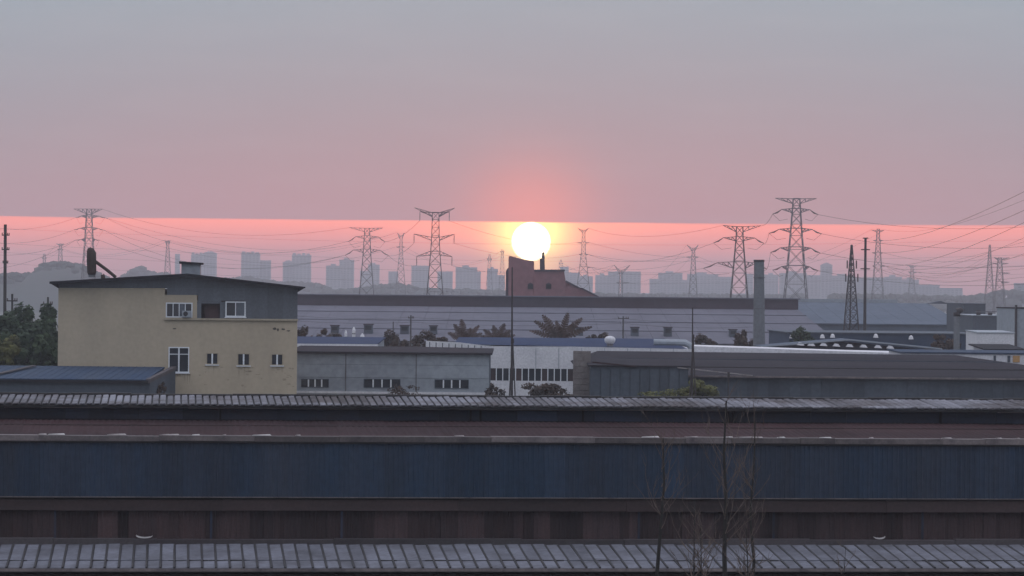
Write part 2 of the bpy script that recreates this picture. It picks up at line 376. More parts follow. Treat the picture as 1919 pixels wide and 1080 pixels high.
while s < S1:
    link('rusty_roof_sheet', me, b2, Vector((s, ta, zra + rnd.uniform(0, .02))) - ORG[b2.name], (sl, 0, 0)); s += 2.38
for f in (.62,):                            # lap rails across the roof
    strips(b2, 'roof_batten', MT['band'], ta + (tb - ta) * f, zra + (zrb - zra) * f + .03, .04, .1, (5, 14), .004, .02)

# --- rear shed: blue clerestory strip and old grey roof
tq = tb + .6
b3 = shed('clerestory_shed', tq, 'long shed with old pale ragged roof sheets over a dark blue clerestory strip')
zq0, zq1 = z6(789, tq), z6(766, tq); te = tq - .8; ze = z6(760, te); tr = te + 4.2; zr = z6(744, tr)
MB().box(S0, S1, tq + .15, tr + 3.0, 0, zq1).build('wall', MT['black'], b3)
strips(b3, 'clerestory_panel', MT['blue_dark'], tq, zq0 + .03, zq1 - zq0 - .02, .08, (.8, 3.2), .015, .02)
strips(b3, 'lower_rail', MT['black'], tq - .12, zq0 - .06, .1, .1, (6, 12), .01, .01)
strips(b3, 'upper_rail', MT['pale'], tq - .35, zq1 - .01, .05, .1, (1.5, 6), .015, .03, skip=.35)
for x in (415, 886, 905, 1100, 1380, 1390, 1792):
    s = (x - 330) / F * tq * c6
    MB().box(s - .04, s + .05, tq - .2, tq - .1, zq0 - .3, zq1 + .05).build('post', MT['black'], b3)
s = (300 - 330) / F * tq * c6
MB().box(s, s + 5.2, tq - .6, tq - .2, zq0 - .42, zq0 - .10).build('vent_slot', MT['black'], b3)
MB().hexa([(S0, te + .12, ze - .16), (S1, te + .12, ze - .16), (S1, tr, zr - .16), (S0, tr, zr - .16), (S0, te + .12, ze - .05), (S1, te + .12, ze - .05), (S1, tr, zr - .05), (S0, tr, zr - .05)]).build('roof_deck', MT['joint'], b3)
roof_panels(b3, te, tr, ze, zr, .34, [(0, 1.0)], MT['sheet_old'], .16, rib=False)
strips(b3, 'ridge_cap', MT['ridge'], tr - .1, zr - .02, z6(738.5, tr) - zr, .5, (1.8, 3.2), .015, .03)
MB().hexa([(S0, tr + .4, zr), (S1, tr + .4, zr), (S1, tr + 5, zr - .9), (S0, tr + 5, zr - .9), (S0, tr + .4, zr + .05), (S1, tr + .4, zr + .05), (S1, tr + 5, zr - .85), (S0, tr + 5, zr - .85)]).build('rear_roof', MT['ridge'], b3)
def scrap(x, y, t, w, label, mat):
    s = (x - 330) / F * t * c6; z = z6(y, t) + (x - 330) * -.0 ; p = Vector(loc6(s, t, 0)); p.z = PZ(x, y, p.y)
    m = MB(); n = 8
    for i in range(n + 1):
        a = i / n * math.pi
        m.v += [(-w / 2 * math.cos(a), -.1, -.12 * math.sin(a) + .03), (-w / 2 * math.cos(a), .15, -.10 * math.sin(a) + .06)]
    m.f = [(2 * i, 2 * i + 2, 2 * i + 3, 2 * i + 1) for i in range(n)]
    o = link('plastic_scrap', m.mesh('plastic_scrap', mat)); o.location = p
    tag(o, label, 'scrap', 'scraps on the brown ledge')
scrap(276, 1006, tw - .35, .75, 'curled pale plastic scrap on the brown ledge at the left', MT['plastic'])
scrap(1676, 1008, tw - .35, .55, 'small pale scrap on the brown ledge at the right', MT['plastic'])

# ================================================================== cream building
D = 300.0
def zx(x, y, D): return (PX(x, y, D), PZ(x, y, D))
def window(parent, x0, x1, y0, y1, D, cols, rows=1, fr=.10, mat=None, sill=True, pale=(), split=None, proud=.05, omat=None, mw=None):
    mw = mw or fr * .35
    X0, X1 = PX(x0, y0, D), PX(x1, y0, D); Z0, Z1 = PZ(x0, y1, D), PZ(x0, y0, D)
    w = MB(); w.box(X0 - fr * .4, X0 + fr * .6, D - proud, D + .12, Z0, Z1).box(X1 - fr * .6, X1 + fr * .4, D - proud, D + .12, Z0, Z1)
    w.box(X0 + fr * .6, X1 - fr * .6, D - proud + .003, D + .12, Z0, Z0 + fr).box(X0 + fr * .6, X1 - fr * .6, D - proud + .003, D + .12, Z1 - fr, Z1)
    f = w.build('window', omat or mat or MT['white_frame'], parent)
    xs = [X0 + fr * .6 + (X1 - X0 - 1.2 * fr) * i / cols for i in range(cols + 1)]
    zs = [Z0 + fr, Z1 - fr] if rows == 1 else [Z0 + fr, Z0 + (Z1 - Z0) * (split or .5), Z1 - fr]
    for i in range(1, cols): MB().box(xs[i] - mw, xs[i] + mw, D - proud + .004, D + .1, Z0 + fr, Z1 - fr).build('mullion', mat or MT['white_frame'], f)
    if rows == 2: MB().box(X0 + fr * .6, X1 - fr * .6, D - proud + .002, D + .09, zs[1] - fr * .35, zs[1] + fr * .35).build('transom', mat or MT['white_frame'], f)
    for i in range(cols):
        for j in range(rows):
            MB().box(xs[i] + .01, xs[i + 1] - .01, D + .06, D + .085, zs[j] + .01, zs[j + 1] - .01).build('pane', MT['glass_pale'] if (i, j) in pale else MT['glass'], f)
    if sill: MB().box(X0 - .12, X1 + .12, D - proud - .08, D + .02, Z0 - .09, Z0 - .004).build('sill', mat or MT['white_frame'], f)
    return f
def wall_with_holes(m, X0, X1, Z0, Z1, y0, y1, holes):     # frame the holes (X0,X1,Z0,Z1) of one horizontal run, holes sorted by x
    x = X0
    for (a, b, c, d) in holes:
        if a > x: m.box(x, a, y0, y1, Z0, Z1)
        m.box(a, b, y0, y1, Z0, c); m.box(a, b, y0, y1, d, Z1); x = b
    m.box(x, X1, y0, y1, Z0, Z1)
xl, xr_ = PX(112, 640, D), PX(557, 640, D)
cb = thing('cream_building', (xr_, D, 0), 'cream rendered factory building with dark grey upper cladding and shallow gable roof', 'building', rz=.074)
zs = PZ(430, 599, D)
zt1, zt2 = PZ(210, 540, D), PZ(340, 554, D); xa, xb = PX(310, 590, D), PX(370, 590, D)
holes = []
for (a, b, c, d) in ((318, 355, 651, 699), (388, 409, 662, 684), (446, 468, 663, 686), (509, 530, 664, 686)):
    holes.append((PX(a, c, D), PX(b, c, D), PZ(a, d, D), PZ(a, c, D)))
m = MB(); wall_with_holes(m, xa, xr_, 0, zs, D, D + .3, holes)
m.box(xl, xa, D, D + .3, 0, zt1)
wa = (PX(313, 568, D), PX(361, 568, D), PZ(313, 596, D), PZ(313, 568, D))
wall_with_holes(m, xa, xb, zs, zt2, D, D + .3, [(wa[0], wa[1], max(wa[2], zs + .02), wa[3])])
wall = m.build('wall', MT['cream'], cb)
MB().box(xl, xr_, D + 2.2, D + 18, 0, zt1 - .1).build('rear_wall', MT['cream'], cb)
MB().box(PX(310, 597, D) - .05, xr_ + .06, D - .22, D + .05, zs - .12, zs + .05).build('ledge', MT['cream_trim'], cb)
MB().box(xl - .04, xa, D - .06, D + .02, zt1 - .12, zt1 + .02).build('wall_coping', MT['cream_trim'], cb)
# gable cladding, sheet by sheet between wall and roof
rl, rp, rr = P(98, 527, D), P(352, 512, D), P(572, 537, D)
def roofz(X): return rl.z + (rp.z - rl.z) * (X - rl.x) / (rp.x - rl.x) if X < rp.x else rp.z + (rr.z - rp.z) * (X - rp.x) / (rr.x - rp.x)
op1 = (PX(374, 568, D), PX(419, 568, D), PZ(374, 594, D), PZ(374, 567, D)); op2 = (PX(424, 566, D), PX(460, 566, D), PZ(424, 595, D), PZ(424, 565, D))
X = xl
while X < xr_ - .01:
    X2 = min(X + .72, xr_); xm = (X + X2) / 2
    lo = zt1 if xm < xa else (zt2 if xm < xb else zs + .05)
    for o_ in (op1, op2):
        if o_[0] - .3 < xm < o_[1] + .1: lo = o_[3] + .02
    m = MB(); n = 4; w = X2 - X
    for i in range(n):
        a, b = X + w * i / n, X + w * (i + 1) / n
        q = D + .05; m.hexa([(a, q, lo), (b, q, lo), (b, q + .1, lo), (a, q + .1, lo), (a, q, roofz(a) - .2), (b, q, roofz(b) - .2), (b, q + .1, roofz(b) - .2), (a, q + .1, roofz(a) - .2)])
        m.box(b - .05, b, q - .03, q - .001, lo, roofz(b) - .25)
    m.build('cladding_sheet', MT['grey_clad'], cb); X = X2
for a, b in ((op1[1] - .02, op2[0] + .02), (op2[1] - .15, op2[1] + .35), (xb, op1[0] + .1)):
    MB().box(a, b, D + .045, D + .16, zs + .05, op1[3] + .03).build('cladding_filler', MT['grey_clad'], cb)
MB().box(op1[0] - .1, op2[1] + .1, D + 1.6, D + 1.7, zs - .2, op1[3] + .5).build('back_panel', MT['rust_wall'], cb)
window(cb, 318, 355, 651, 699, D, 2, 2, .10, split=.72, omat=MT['white_frame'], mw=.07)
for a, b, c, d in ((388, 409, 662, 684), (446, 468, 663, 686), (509, 530, 664, 686)): window(cb, a, b, c, d, D, 2, 1, .08, omat=MT['cream_trim'], mw=.075)
window(cb, 313, 361, 568, 596, D, 4, 1, .11, pale=((2, 0),), sill=False)
m = MB(); a, b, c, d = op1      # open bay with a pale frame
m.box(a, b, D - .02, D + .2, d - .14, d).box(a, a + .2, D - .02, D + .2, zs + .05, d - .14).box(b - .3, b, D - .02, D + .2, zs + .05, d - .14)
m.build('bay_frame', MT['grey_clad'], cb)
MB().box(a + .5, b - .4, D + .5, D + .6, zs + .06, d - .3).build('bay_shutter', MT['rust_wall'], cb)
window(cb, 424, 460, 566, 595, D, 2, 1, .12, pale=((1, 0),))
# roof: two slabs with overhang
def slab(m, p, q, th, y0, y1): m.hexa([(p.x, y0, p.z - th), (q.x, y0, q.z - th), (q.x, y1, q.z - th), (p.x, y1, p.z - th), (p.x, y0, p.z), (q.x, y0, q.z), (q.x, y1, q.z), (p.x, y1, p.z)])
for p, q in ((rl, rp), (rp, rr)):
    m = MB(); slab(m, p, q, .22, D - 1.2, D + 18.6); m.build('roof_slope', MT['roof_dark'], cb)
m = MB(); e = .33
for p, q, sgn in ((rl, Vector((xl, 0, 0)), 1), (rr, Vector((xr_, 0, 0)), -1)):
    q.z = p.z - .55; m.prism([(p.x + sgn * .1, p.z - .22), (q.x, q.z - .05), (q.x, roofz(q.x) - .22)] if sgn > 0 else [(q.x, roofz(q.x) - .22), (q.x, q.z - .05), (p.x + sgn * .1, p.z - .22)], D - .7, D + 18.5)
m.build('eave_soffit', MT['roof_dark'], cb)
# roof vent box
vx0, vx1 = PX(338, 500, D), PX(374, 500, D); vz = PZ(355, 493, D)
vb = MB().box(vx0, vx1, D + 5, D + 8, rp.z - .5, vz).build('roof_vent', MT['shed_grey'], cb)
MB().prism([(vx0 - .2, vz), (vx1 + .22, vz - .06), (vx1 + .25, vz + .1), (vx0 - .22, vz + .24)], D + 4.7, D + 8.3).build('vent_cap', MT['roof_dark'], vb)
# wall damage
for (x, y, w, h) in ((515, 617, 8, 5), (521, 619, 4, 7), (531, 618, 7, 4), (540, 621, 7, 3), (328, 617, 8, 3)):
    p = P(x, y, D); m = MB(); n = 9
    ring = [(p.x + math.cos(i * 6.283 / n) * w * .05 * rnd.uniform(.5, 1.3) * .5, p.z + math.sin(i * 6.283 / n) * h * .05 * rnd.uniform(.5, 1.2) * .5) for i in range(n)]
    m.prism(ring, D - .012, D + .02).build('plaster_chip', MT['hole'], wall)
for k in range(42):
    x, y = rnd.choice(((rnd.uniform(320, 345), rnd.uniform(700, 708)), (rnd.uniform(370, 550), rnd.uniform(688, 728)), (rnd.uniform(445, 475), rnd.uniform(688, 705)), (rnd.uniform(520, 550), rnd.uniform(686, 712))))
    p = P(x, y, D); w = rnd.uniform(1, 5); h = rnd.uniform(.6, 2); m = MB(); n = 8
    ring = [(p.x + math.cos(i * .785) * w * .05 * rnd.uniform(.5, 1.3), p.z + math.sin(i * .785) * h * .05 * rnd.uniform(.4, 1.3)) for i in range(n)]
    m.prism(ring, D - .008, D + .02).build('plaster_stain', MT['stain'], wall)
q = P(351, 589, D); ac = MB().box(q.x - .42, q.x + .42, D - .42, D - .06, q.z - .32, q.z + .28).build('air_conditioner', MT['shed_grey'], cb)
MB().path([(q.x - .1, D - .425, q.z), (q.x - .1, D - .445, q.z)], .22, 14).build('fan_grille', MT['joint'], ac)
for k in range(30):
    x0_ = rnd.choice((318, 330, 345, 355, 390, 400, 408, 448, 460, 467, 510, 520, 529)) + rnd.uniform(-3, 3); y0_ = 701 if x0_ < 360 else 687
    a_, b_ = P(x0_, y0_, D), P(x0_ + rnd.uniform(-.5, .5), y0_ + rnd.uniform(5, 24), D); w_ = rnd.uniform(.02, .05)
    MB().prism([(b_.x, b_.z), (a_.x + w_, a_.z), (a_.x - w_, a_.z)], D - .006, D + .02).build('drip_stain', MT['stain'], wall)
# cyclone on the roof
cy = P(172, 520, D + 4)
dc = thing('dust_collector', (cy.x, cy.y, roofz(cy.x)), 'dark rusted dust collector drum with sloping pipe on the cream building roof', 'duct')
pts = [(0, 518), (0, 512)]; D4 = D + 4
m = MB(); m.path([P(172, 519, D4), P(172, 513, D4)], .32, 10).build('base_collar', MT['concrete'], dc)
m = MB(); m.path([P(172, 514, D4), P(172, 509, D4), P(171.5, 490, D4), P(171.5, 474, D4), P(169, 468, D4), P(167, 464, D4)], [.36, .44, .45, .45, .36, .16], 12).build('drum', MT['rust_iron'], dc, smooth=True)
m = MB(); m.path([P(175, 487, D4), P(181, 491, D4), P(200, 505, D4), P(217, 519, D4)], .16, 8).build('pipe', MT['rust_iron'], dc)
m = MB(); m.path([P(193, 521, D4), P(193, 515, D4), P(195, 513, D4)], [.22, .2, .1], 8).build('cowl', MT['rust_iron'], dc)

# low annex with a blue roof in front, left
def shed_box(name, label, x0, x1, Dn, Df, yn, yf, wallmat, roofmat, over=.4, cat='building', joints=(), ref=None):
    xm = ref or (x0 + x1) / 2
    X0, X1 = PX(x0, yn, Dn), PX(x1, yn, Dn); zn, zf = PZ(xm, yn, Dn), PZ(xm, yf, Df)
    o = thing(name, ((X0 + X1) / 2, Dn, 0), label, cat)
    m = MB(); m.hexa([(X0, Dn, 0), (X1, Dn, 0), (X1, Df, 0), (X0, Df, 0), (X0, Dn, zn - .15), (X1, Dn, zn - .15), (X1, Df, zf - .15), (X0, Df, zf - .15)]).build('wall', wallmat, o)
    m = MB(); m.hexa([(X0 - over, Dn - over, zn - .15), (X1 + over, Dn - over, zn - .15), (X1 + over, Df, zf - .15), (X0 - over, Df, zf - .15), (X0 - over, Dn - over, zn), (X1 + over, Dn - over, zn), (X1 + over, Df, zf), (X0 - over, Df, zf)]).build('roof', roofmat, o)
    for x in joints:
        X = PX(x, yn, Dn); MB().box(X - .06, X + .06, Dn - .05, Dn + .01, 0, zn - .16).build('downpipe', MT['steel'], o)
    return o, X0, X1, zn, zf
an, X0, X1, zn, zf = shed_box('annex', 'low annex with dusty blue sheet roof left of the cream building', -60, 272, 283, 298, 711, 687, MT['shed_low'], MT['blue_roof'], .1)
m = MB(); m.hexa([(X1 + .1, 282.8, zn - .3), (X1 + .45, 282.8, zn - .3), (X1 + 1.2, 298, zf - .2), (X1 + .7, 298, zf - .2), (X1 + .1, 282.8, zn + .06), (X1 + .45, 282.8, zn + .06), (X1 + 1.2, 298, zf + .06), (X1 + .7, 298, zf + .06)]).build('verge_flashing', MT['gutter'], an)
m = MB(); m.hexa([(X1, 283.05, 0), (X1 + .4, 283.05, 0), (X1 + 1.1, 298, 0), (X1, 298, 0), (X1, 283.05, zn - .3), (X1 + .4, 283.05, zn - .3), (X1 + 1.1, 298, zf - .25), (X1, 298, zf - .25)]).build('side_wall', MT['shed_low'], an)
MB().box(X0, X1 + .3, 282.7, 282.88, zn - .35, zn - .08).build('gutter', MT['roof_dark'], an)
for i in range(22):
    X = X0 + (X1 - X0) * (i + .5) / 22
    MB().hexa([(X - .04, 282.9, zn), (X + .04, 282.9, zn), (X + .04, 298, zf), (X - .04, 298, zf), (X - .04, 282.9, zn + .02), (X + .04, 282.9, zn + .02), (X + .04, 298, zf + .02), (X - .04, 298, zf + .02)]).build('roof_rib', MT['blue_roof'], an)
Xs = PX(5, 700, 290)
MB().hexa([(Xs, 286, zn + .13 + (zf - zn) * .2), (Xs + .5, 286, zn + .13 + (zf - zn) * .2), (Xs + 2.2, 296, zn + .13 + (zf - zn) * .87), (Xs + 1.7, 296, zn + .13 + (zf - zn) * .87), (Xs, 286, zn + .2 + (zf - zn) * .2), (Xs + .5, 286, zn + .2 + (zf - zn) * .2), (Xs + 2.2, 296, zn + .2 + (zf - zn) * .87), (Xs + 1.7, 296, zn + .2 + (zf - zn) * .87)]).build('walkway_strip', MT['gutter'], an)

# ================================================================== middle distance
# grey warehouse with ribbon windows
D = 322.0; x0, x1 = 540, 917
X0, X1 = PX(x0, 660, D), PX(x1, 660, D); zt = PZ(740, 661, D)
w1 = thing('grey_warehouse', ((X0 + X1) / 2, D, 0), 'pale grey panelled warehouse with three strips of windows beside the cream building', 'warehouse')
wins = ((565, 616, 711, 727), (682, 750, 711, 728), (815, 878, 712, 729))
m = MB(); wall_with_holes(m, X0, X1, 0, zt - 2.6, D, D + .3, [(PX(a, c, D), PX(b, c, D), PZ(a, d, D), PZ(a, c, D)) for a, b, c, d in wins])
w1w = m.build('lower_wall', MT['shed_grey'], w1)
cuts = [x0, 648, 780, x1]
for a, b in zip(cuts, cuts[1:]):
    for k, (za_, zb_) in enumerate(((zt - 2.58, zt - 1.3), (zt - 1.28, zt - .02))):
        MB().box(PX(a, 680, D) + .03, PX(b, 680, D) - .03, D - .03 - .01 * k, D + .2, za_, zb_).build('wall_panel', MT['shed_grey'], w1)
for x in (648, 780): MB().box(PX(x, 690, D) - .05, PX(x, 690, D) + .05, D - .07, D + .01, 0, zt - .1).build('downpipe', MT['steel'], w1)
MB().box(X0, X1, D + .35, D + 24, 0, zt - .1).build('rear_wall', MT['shed_low'], w1)
for a, b, c, d in wins: window(w1, a, b, c, d, D, 4, 1, .06, sill=False, omat=MT['shed_low'], mw=.07)
MB().box(X0, X1, D - .12, D - .002, PZ(740, 735, D) - .25, PZ(740, 735, D) - .02).build('base_strip', MT['white'], w1)
zr = PZ(700, 650, D + 22); Xr = PX(770, 650, D + 22)
m = MB(); m.add([(X0 - .2, D - .4, zt), (X1 + .3, D - .4, zt), (Xr, D + 22, zr), (X0 - .2, D + 22, zr), (X1 + .3, D + 26, zt), (X0 - .2, D - .4, zt - .2), (X1 + .3, D - .4, zt - .2), (X1 + .3, D + 26, zt - .2), (X0 - .2, D + 26, zt - .2), (X0 - .2, D + 26, zt)],
    [(0, 1, 2, 3), (1, 4, 2), (5, 6, 1, 0), (6, 7, 4, 1), (3, 2, 4, 9), (8, 7, 6, 5), (0, 3, 9, 8, 5), (4, 7, 8, 9)]); m.build('roof', MT['shed_roof'], w1)

# blue roof with white fascia behind it
o, X0, X1, zn, zf = shed_box('blue_roofed_shed', 'bright blue roofed shed with white fascia right of the cream building', 500, 704, 392, 418, 645, 632, MT['shed_grey'], MT['bright_blue'], .2)
MB().box(X0, X1 + .3, 391.55, 391.78, zn - .62, zn - .03).build('fascia', MT['white'], o)

# white building with a ribbon of windows
D = 372.0
wb = thing('white_building', (PX(1000, 700, D), D, 0), 'white walled workshop with blue roof and a long ribbon of windows', 'building')
poly_t = [(798, 640), (860, 643), (918, 650), (1075, 651), (1305, 656)]
wx0, wx1 = PX(918, 700, D), PX(1075, 700, D)
zw1, zw0 = PZ(1000, 692, D), PZ(1000, 715, D)
m = MB()
top = [zx(x, y, D) for x, y in poly_t]
m.prism([(top[0][0], zw1), (top[-1][0], zw1)] + top[::-1], D, D + .3)
m.build('upper_wall', MT['white'], wb)
MB().box(top[0][0], top[-1][0], D + .02, D + .3, 0, zw0).build('lower_wall', MT['white'], wb)
MB().box(top[0][0], wx0, D + .01, D + .3, zw0, zw1).build('pier', MT['white'], wb)
MB().box(wx1, top[-1][0], D + .01, D + .3, zw0, zw1).build('pier', MT['white'], wb)
n = 13
for i in range(n):
    a = wx0 + (wx1 - wx0) * i / n; b = wx0 + (wx1 - wx0) * (i + 1) / n
    w_ = MB().box(a + .06, b - .06, D + .14, D + .18, zw0, zw1).build('pane', MT['glass'] if i % 4 else MT['rust_wall'], wb)
    MB().box(a - .055, a + .055, D - .02, D + .12, zw0, zw1).build('mullion', MT['white_frame'], wb)
for i in range(1, 9):
    X = wx0 + (top[-1][0] - wx0) * i / 9; MB().box(X - .03, X + .03, D - .03, D - .002, zw1, PZ(1000, 652, D)).build('wall_joint', MT['shed_grey'], wb)
MB().box(wx0 + .1, top[-1][0] - .1, D + .5, D + 30, 0, PZ(1000, 655, D)).build('rear_wall', MT['white'], wb)
rp_ = P(860, 633, D + 18), P(1245, 636, D + 18)
m = MB(); a, b = P(850, 646, D + .35), P(1290, 655, D + .35)
m.add([a, b, rp_[1], rp_[0], a + Vector((0, 34, 0)), b + Vector((0, 34, 0))], [(0, 1, 2, 3), (3, 2, 5, 4), (1, 5, 2), (0, 3, 4)]); m.build('roof', MT['bright_blue'], wb)
for i in range(9):
    X = top[0][0] + .4 + (wx0 - top[0][0]) * i / 10
    MB().box(X, X + .1, D - .03, D - .002, PZ(800, 652, D), PZ(798 + i * 12, 642 + i * .9, D)).build('louvre', MT['shed_low'], wb)
vt = P(1143, 650, D + .8); vo = thing('roof_ventilator', vt, 'round white roof ventilator on the white workshop parapet', 'ventilator')
m = MB(); m.path([vt, vt + Vector((0, 0, .35))], .38, 12).build('neck', MT['steel'], vo)
m = MB(); m.path([vt + Vector((0, 0, .3)), vt + Vector((0, 0, .5)), vt + Vector((0, 0, .85)), vt + Vector((0, 0, 1.1)), vt + Vector((0, 0, 1.2))], [.45, .62, .66, .45, .1], 16).build('turbine', MT['white'], vo, smooth=True)
m = MB(); m.path([P(1225, 643, D + 6), P(1285, 644, D + 6), P(1294, 650, D + 6), P(1296, 656, D + 6)], .4, 10).solo('roof_duct', MT['shed_grey'], P(1260, 648, D + 6), 'pale horizontal duct on the roof right of the white ventilator', 'duct')

# long white parapet building further right
D = 385.0
wp = thing('white_parapet_building', (PX(1500, 660, D), D, 0), 'long flat building with a bright white parapet below the concrete chimney', 'building')
ca = [(1302, 646, 660), (1425, 650, 663), (1560, 655, 667), (1700, 659, 672)]
for (xa_, ya, yb), (xc_, yc, yd) in zip(ca, ca[1:]):
    A0, A1, B0, B1 = P(xa_, ya + 4, D), P(xa_, yb, D), P(xc_, yc + 4, D), P(xc_, yd, D)
    m = MB(); m.prism([(A1.x, 0), (B1.x, 0), (B0.x, B0.z), (A0.x, A0.z)], D, D + 12); m.build('parapet', MT['white'], wp)
MB().box(PX(1310, 660, D), PX(1690, 660, D), D + 12, D + 14, 0, PZ(1500, 660, D)).build('rear_wall', MT['shed_low'], wp)

# open barrel shed with a row of skylight spots
D = 410.0
ob = thing('open_shed', (PX(1590, 640, D), D, 0), 'wide dark blue shed with pale gable edge and a row of white lamps', 'shed')
a, p, b = P(1425, 650, D), P(1590, 637, D), P(1765, 654, D)
m = MB(); m.prism([(a.x, 0), (b.x, 0), (b.x, b.z - .4), (p.x, p.z - .4), (a.x, a.z - .4)], D + 1, D + 9); m.build('wall', MT['blue_dark'], ob)
for q, w_ in ((a, p), (p, b)):
    m = MB(); slab(m, q, w_, .22, D - .4, D + 9.5); m.build('roof_slope', MT['hall'], ob)
    m = MB(); slab(m, q + Vector((0, 0, .01)), w_ + Vector((0, 0, .01)), .16, D - .55, D - .41); m.build('verge_trim', MT['shed_grey'], ob)
for x, y in ((1500, 646), (1520, 647), (1543, 647), (1567, 648), (1592, 649), (1618, 650), (1645, 651), (1668, 652)):
    c = P(x, y + .5, D - .3); m = MB()
    m.hexa([(c.x - .5, c.y - .3, c.z - .1), (c.x + .52, c.y - .3, c.z - .16), (c.x + .52, c.y + .1, c.z - .16), (c.x - .5, c.y + .1, c.z - .1), (c.x - .2, c.y - .2, c.z + .26), (c.x + .25, c.y - .2, c.z + .2), (c.x + .25, c.y + .1, c.z + .2), (c.x - .2, c.y + .1, c.z + .26)])
    m.build('lamp_shade', MT['white'], ob)

# dark grey sheds on the right, just behind the foreground
D = 300.0
sd = thing('long_grey_shed', (PX(1550, 700, D), D, 0), 'long dull grey shed with hipped roof right of the brick end wall', 'shed')
X0, X1 = PX(1180, 700, D), PX(2110, 700, D); ze = PZ(1500, 707, D); zr = PZ(1500, 664, D + 30)
MB().box(X0, X1, D, D + 55, 0, ze - .1).build('wall', MT['shed_low'], sd)
Xa, Xb = PX(1120, 660, D + 30), PX(1790, 660, D + 30); Xq = PX(1090, 660, D)
m = MB(); m.add([(Xq, D - .5, ze), (X1, D - .5, ze), (Xb, D + 30, zr), (Xa, D + 30, zr + .1), (X1, D + 58, ze), (Xq, D + 58, ze)], [(0, 1, 2, 3), (1, 4, 2), (3, 2, 4, 5), (0, 3, 5), (5, 4, 1, 0)]); m.build('roof', MT['shed_roof'], sd)
X = X0
while X < X1:
    MB().box(X + .01, X + .98, D - .05 - .02 * (int(X) % 2), D - .002, 0, ze - .14).build('wall_sheet', MT['shed_low'], sd); X += 1.0
MB().box(PX(1285, 700, D), X1, D - .66, D - .52, ze - .12, ze + .05).build('gutter', MT['flash'], sd)
for f in (.34, .68):
    m = MB(); yy = D - .5 + 30.5 * f; zz = ze + (zr - ze) * f
    m.box(Xq + (Xa - Xq) * f + .5, X1 + (Xb - X1) * f - .5, yy - .12, yy + .12, zz - .02, zz + .09).build('roof_rail', MT['shed_low'] if f > .5 else MT['ridge'], sd)
bw = thing('brick_end_wall', (PX(1090, 700, 297), 297, 0), 'dull brick gable wall end between the white workshop and grey shed', 'wall')
X0, X1 = PX(1074, 700, 297), PX(1107, 700, 297); zt = PZ(1090, 659, 297)
zz = 8.0; k = 0
MB().box(X0, X1, 297, 298, 0, zz).build('wall_base', MT['brick'], bw)
while zz < zt - .05:
    h = min(.55, zt - zz); xo = 0 if k % 2 else .3
    for a, b in ((X0, (X0 + X1) / 2 - .2 + xo), ((X0 + X1) / 2 - .2 + xo, X1)):
        MB().box(a + .01, b - .01, 297 - rnd.uniform(0, .03), 297.9, zz + .012, zz + h - .012).build('block', MT['brick'], bw)
    zz += h; k += 1
lt, X0, X1, zn, zf = shed_box('lean_to_shed', 'low grey clad lean-to in front of the long grey shed', 1107, 1290, 293, 299.5, 686, 679, MT['shed_low'], MT['shed_roof'], .25)
X = X0
while X < X1 - .2:
    MB().box(X + .02, min(X + .88, X1) - .02, 292.9 - rnd.uniform(0, .04), 292.995, 0, zn - .2).build('wall_sheet', MT['shed_low'], lt); X += .9
m = MB(); a, b = P(1110, 680, 292.5), P(1192, 688, 292.5); m.bar(a, b, .1).build('rusty_rail', MT['rust_roof'], lt)
m = MB(); m.bar(P(1270, 690, 292), P(1410, 705, 299), .07).build('pale_pipe', MT['pale'], lt)

# things at the right edge
o, X0, X1, zn, zf = shed_box('white_yard_wall', 'white low building with an orange panel at the right edge', 1690, 1990, 350, 362, 662, 657, MT['white'], MT['blue_roof'], .15)
for x, w_, mt_ in ((1862, .25, 'shed_low'), (1888, .3, 'shed_low'), (1898, .75, 'orange')):
    X = PX(x, 670, 350); MB().box(X, X + w_, 349.9, 349.99, PZ(x, 680, 350), zn - .3).build('panel', MT[mt_], o)
shed_box('dark_roof_shed', 'small shed with black sagging roof at the right edge', 1852, 1912, 372, 384, 655, 646, MT['white'], MT['roof_dark'], .6)
shed_box('white_store', 'pale boxy store beside the gooseneck pipe', 1833, 1901, 450, 462, 624, 620, MT['white'], MT['shed_grey'], .1)
o, X0, X1, zn, zf = shed_box('plant_block', 'tall pale block cut off by the right edge', 1906, 1985, 480, 500, 578, 577, MT['shed_grey'], MT['roof_dark'], .1)
MB().box(X0 - .3, X0 - .02, 479.6, 480.3, 0, zn + .4).build('corner_column', MT['steel_dark'], o)
o, X0, X1, zn, zf = shed_box('process_block', 'grey blue process building with rooftop pipes at the far right', 1824, 1906, 600, 625, 592, 590, MT['shed_low'], MT['shed_grey'], .2)
for dx, h in ((.8, .9), (3, .5), (5.5, .7)): MB().box(X0 + dx, X0 + dx + .7, 601, 602, zn - .1, zn + h).build('roof_unit', MT['steel_dark'], o)
m = MB(); m.bar((X0 + .5, 600.5, zn + .6), (X1, 600.5, zn + .75), .12).build('pipe', MT['steel'], o)
shed_box('blue_grey_block', 'square blue grey block behind the gooseneck pipe', 1806, 1847, 640, 665, 570, 569, MT['shed_low'], MT['shed_low'], .1)
o, X0, X1, zn, zf = shed_box('dark_low_hall', 'dark low hall behind the open blue shed', 1478, 1845, 520, 560, 625, 621, MT['blue_roof'], MT['shed_low'], .3)
for x, y in ((1484, 631), (1541, 631), (1560, 630), (1641, 630), (1707, 633)):
    q = P(x, y, 519.6); lb = MB().box(q.x - .06, q.x + .06, 519.3, 519.99, q.z + .2, q.z + .32).build('lamp_bracket', MT['steel'], o)
    MB().path([(q.x, 519.4, q.z + .3), (q.x, 519.4, q.z + .1), (q.x, 519.4, q.z - .35)], [.1, .3, .42], 10).build('lamp_shade', MT['white'], lb)

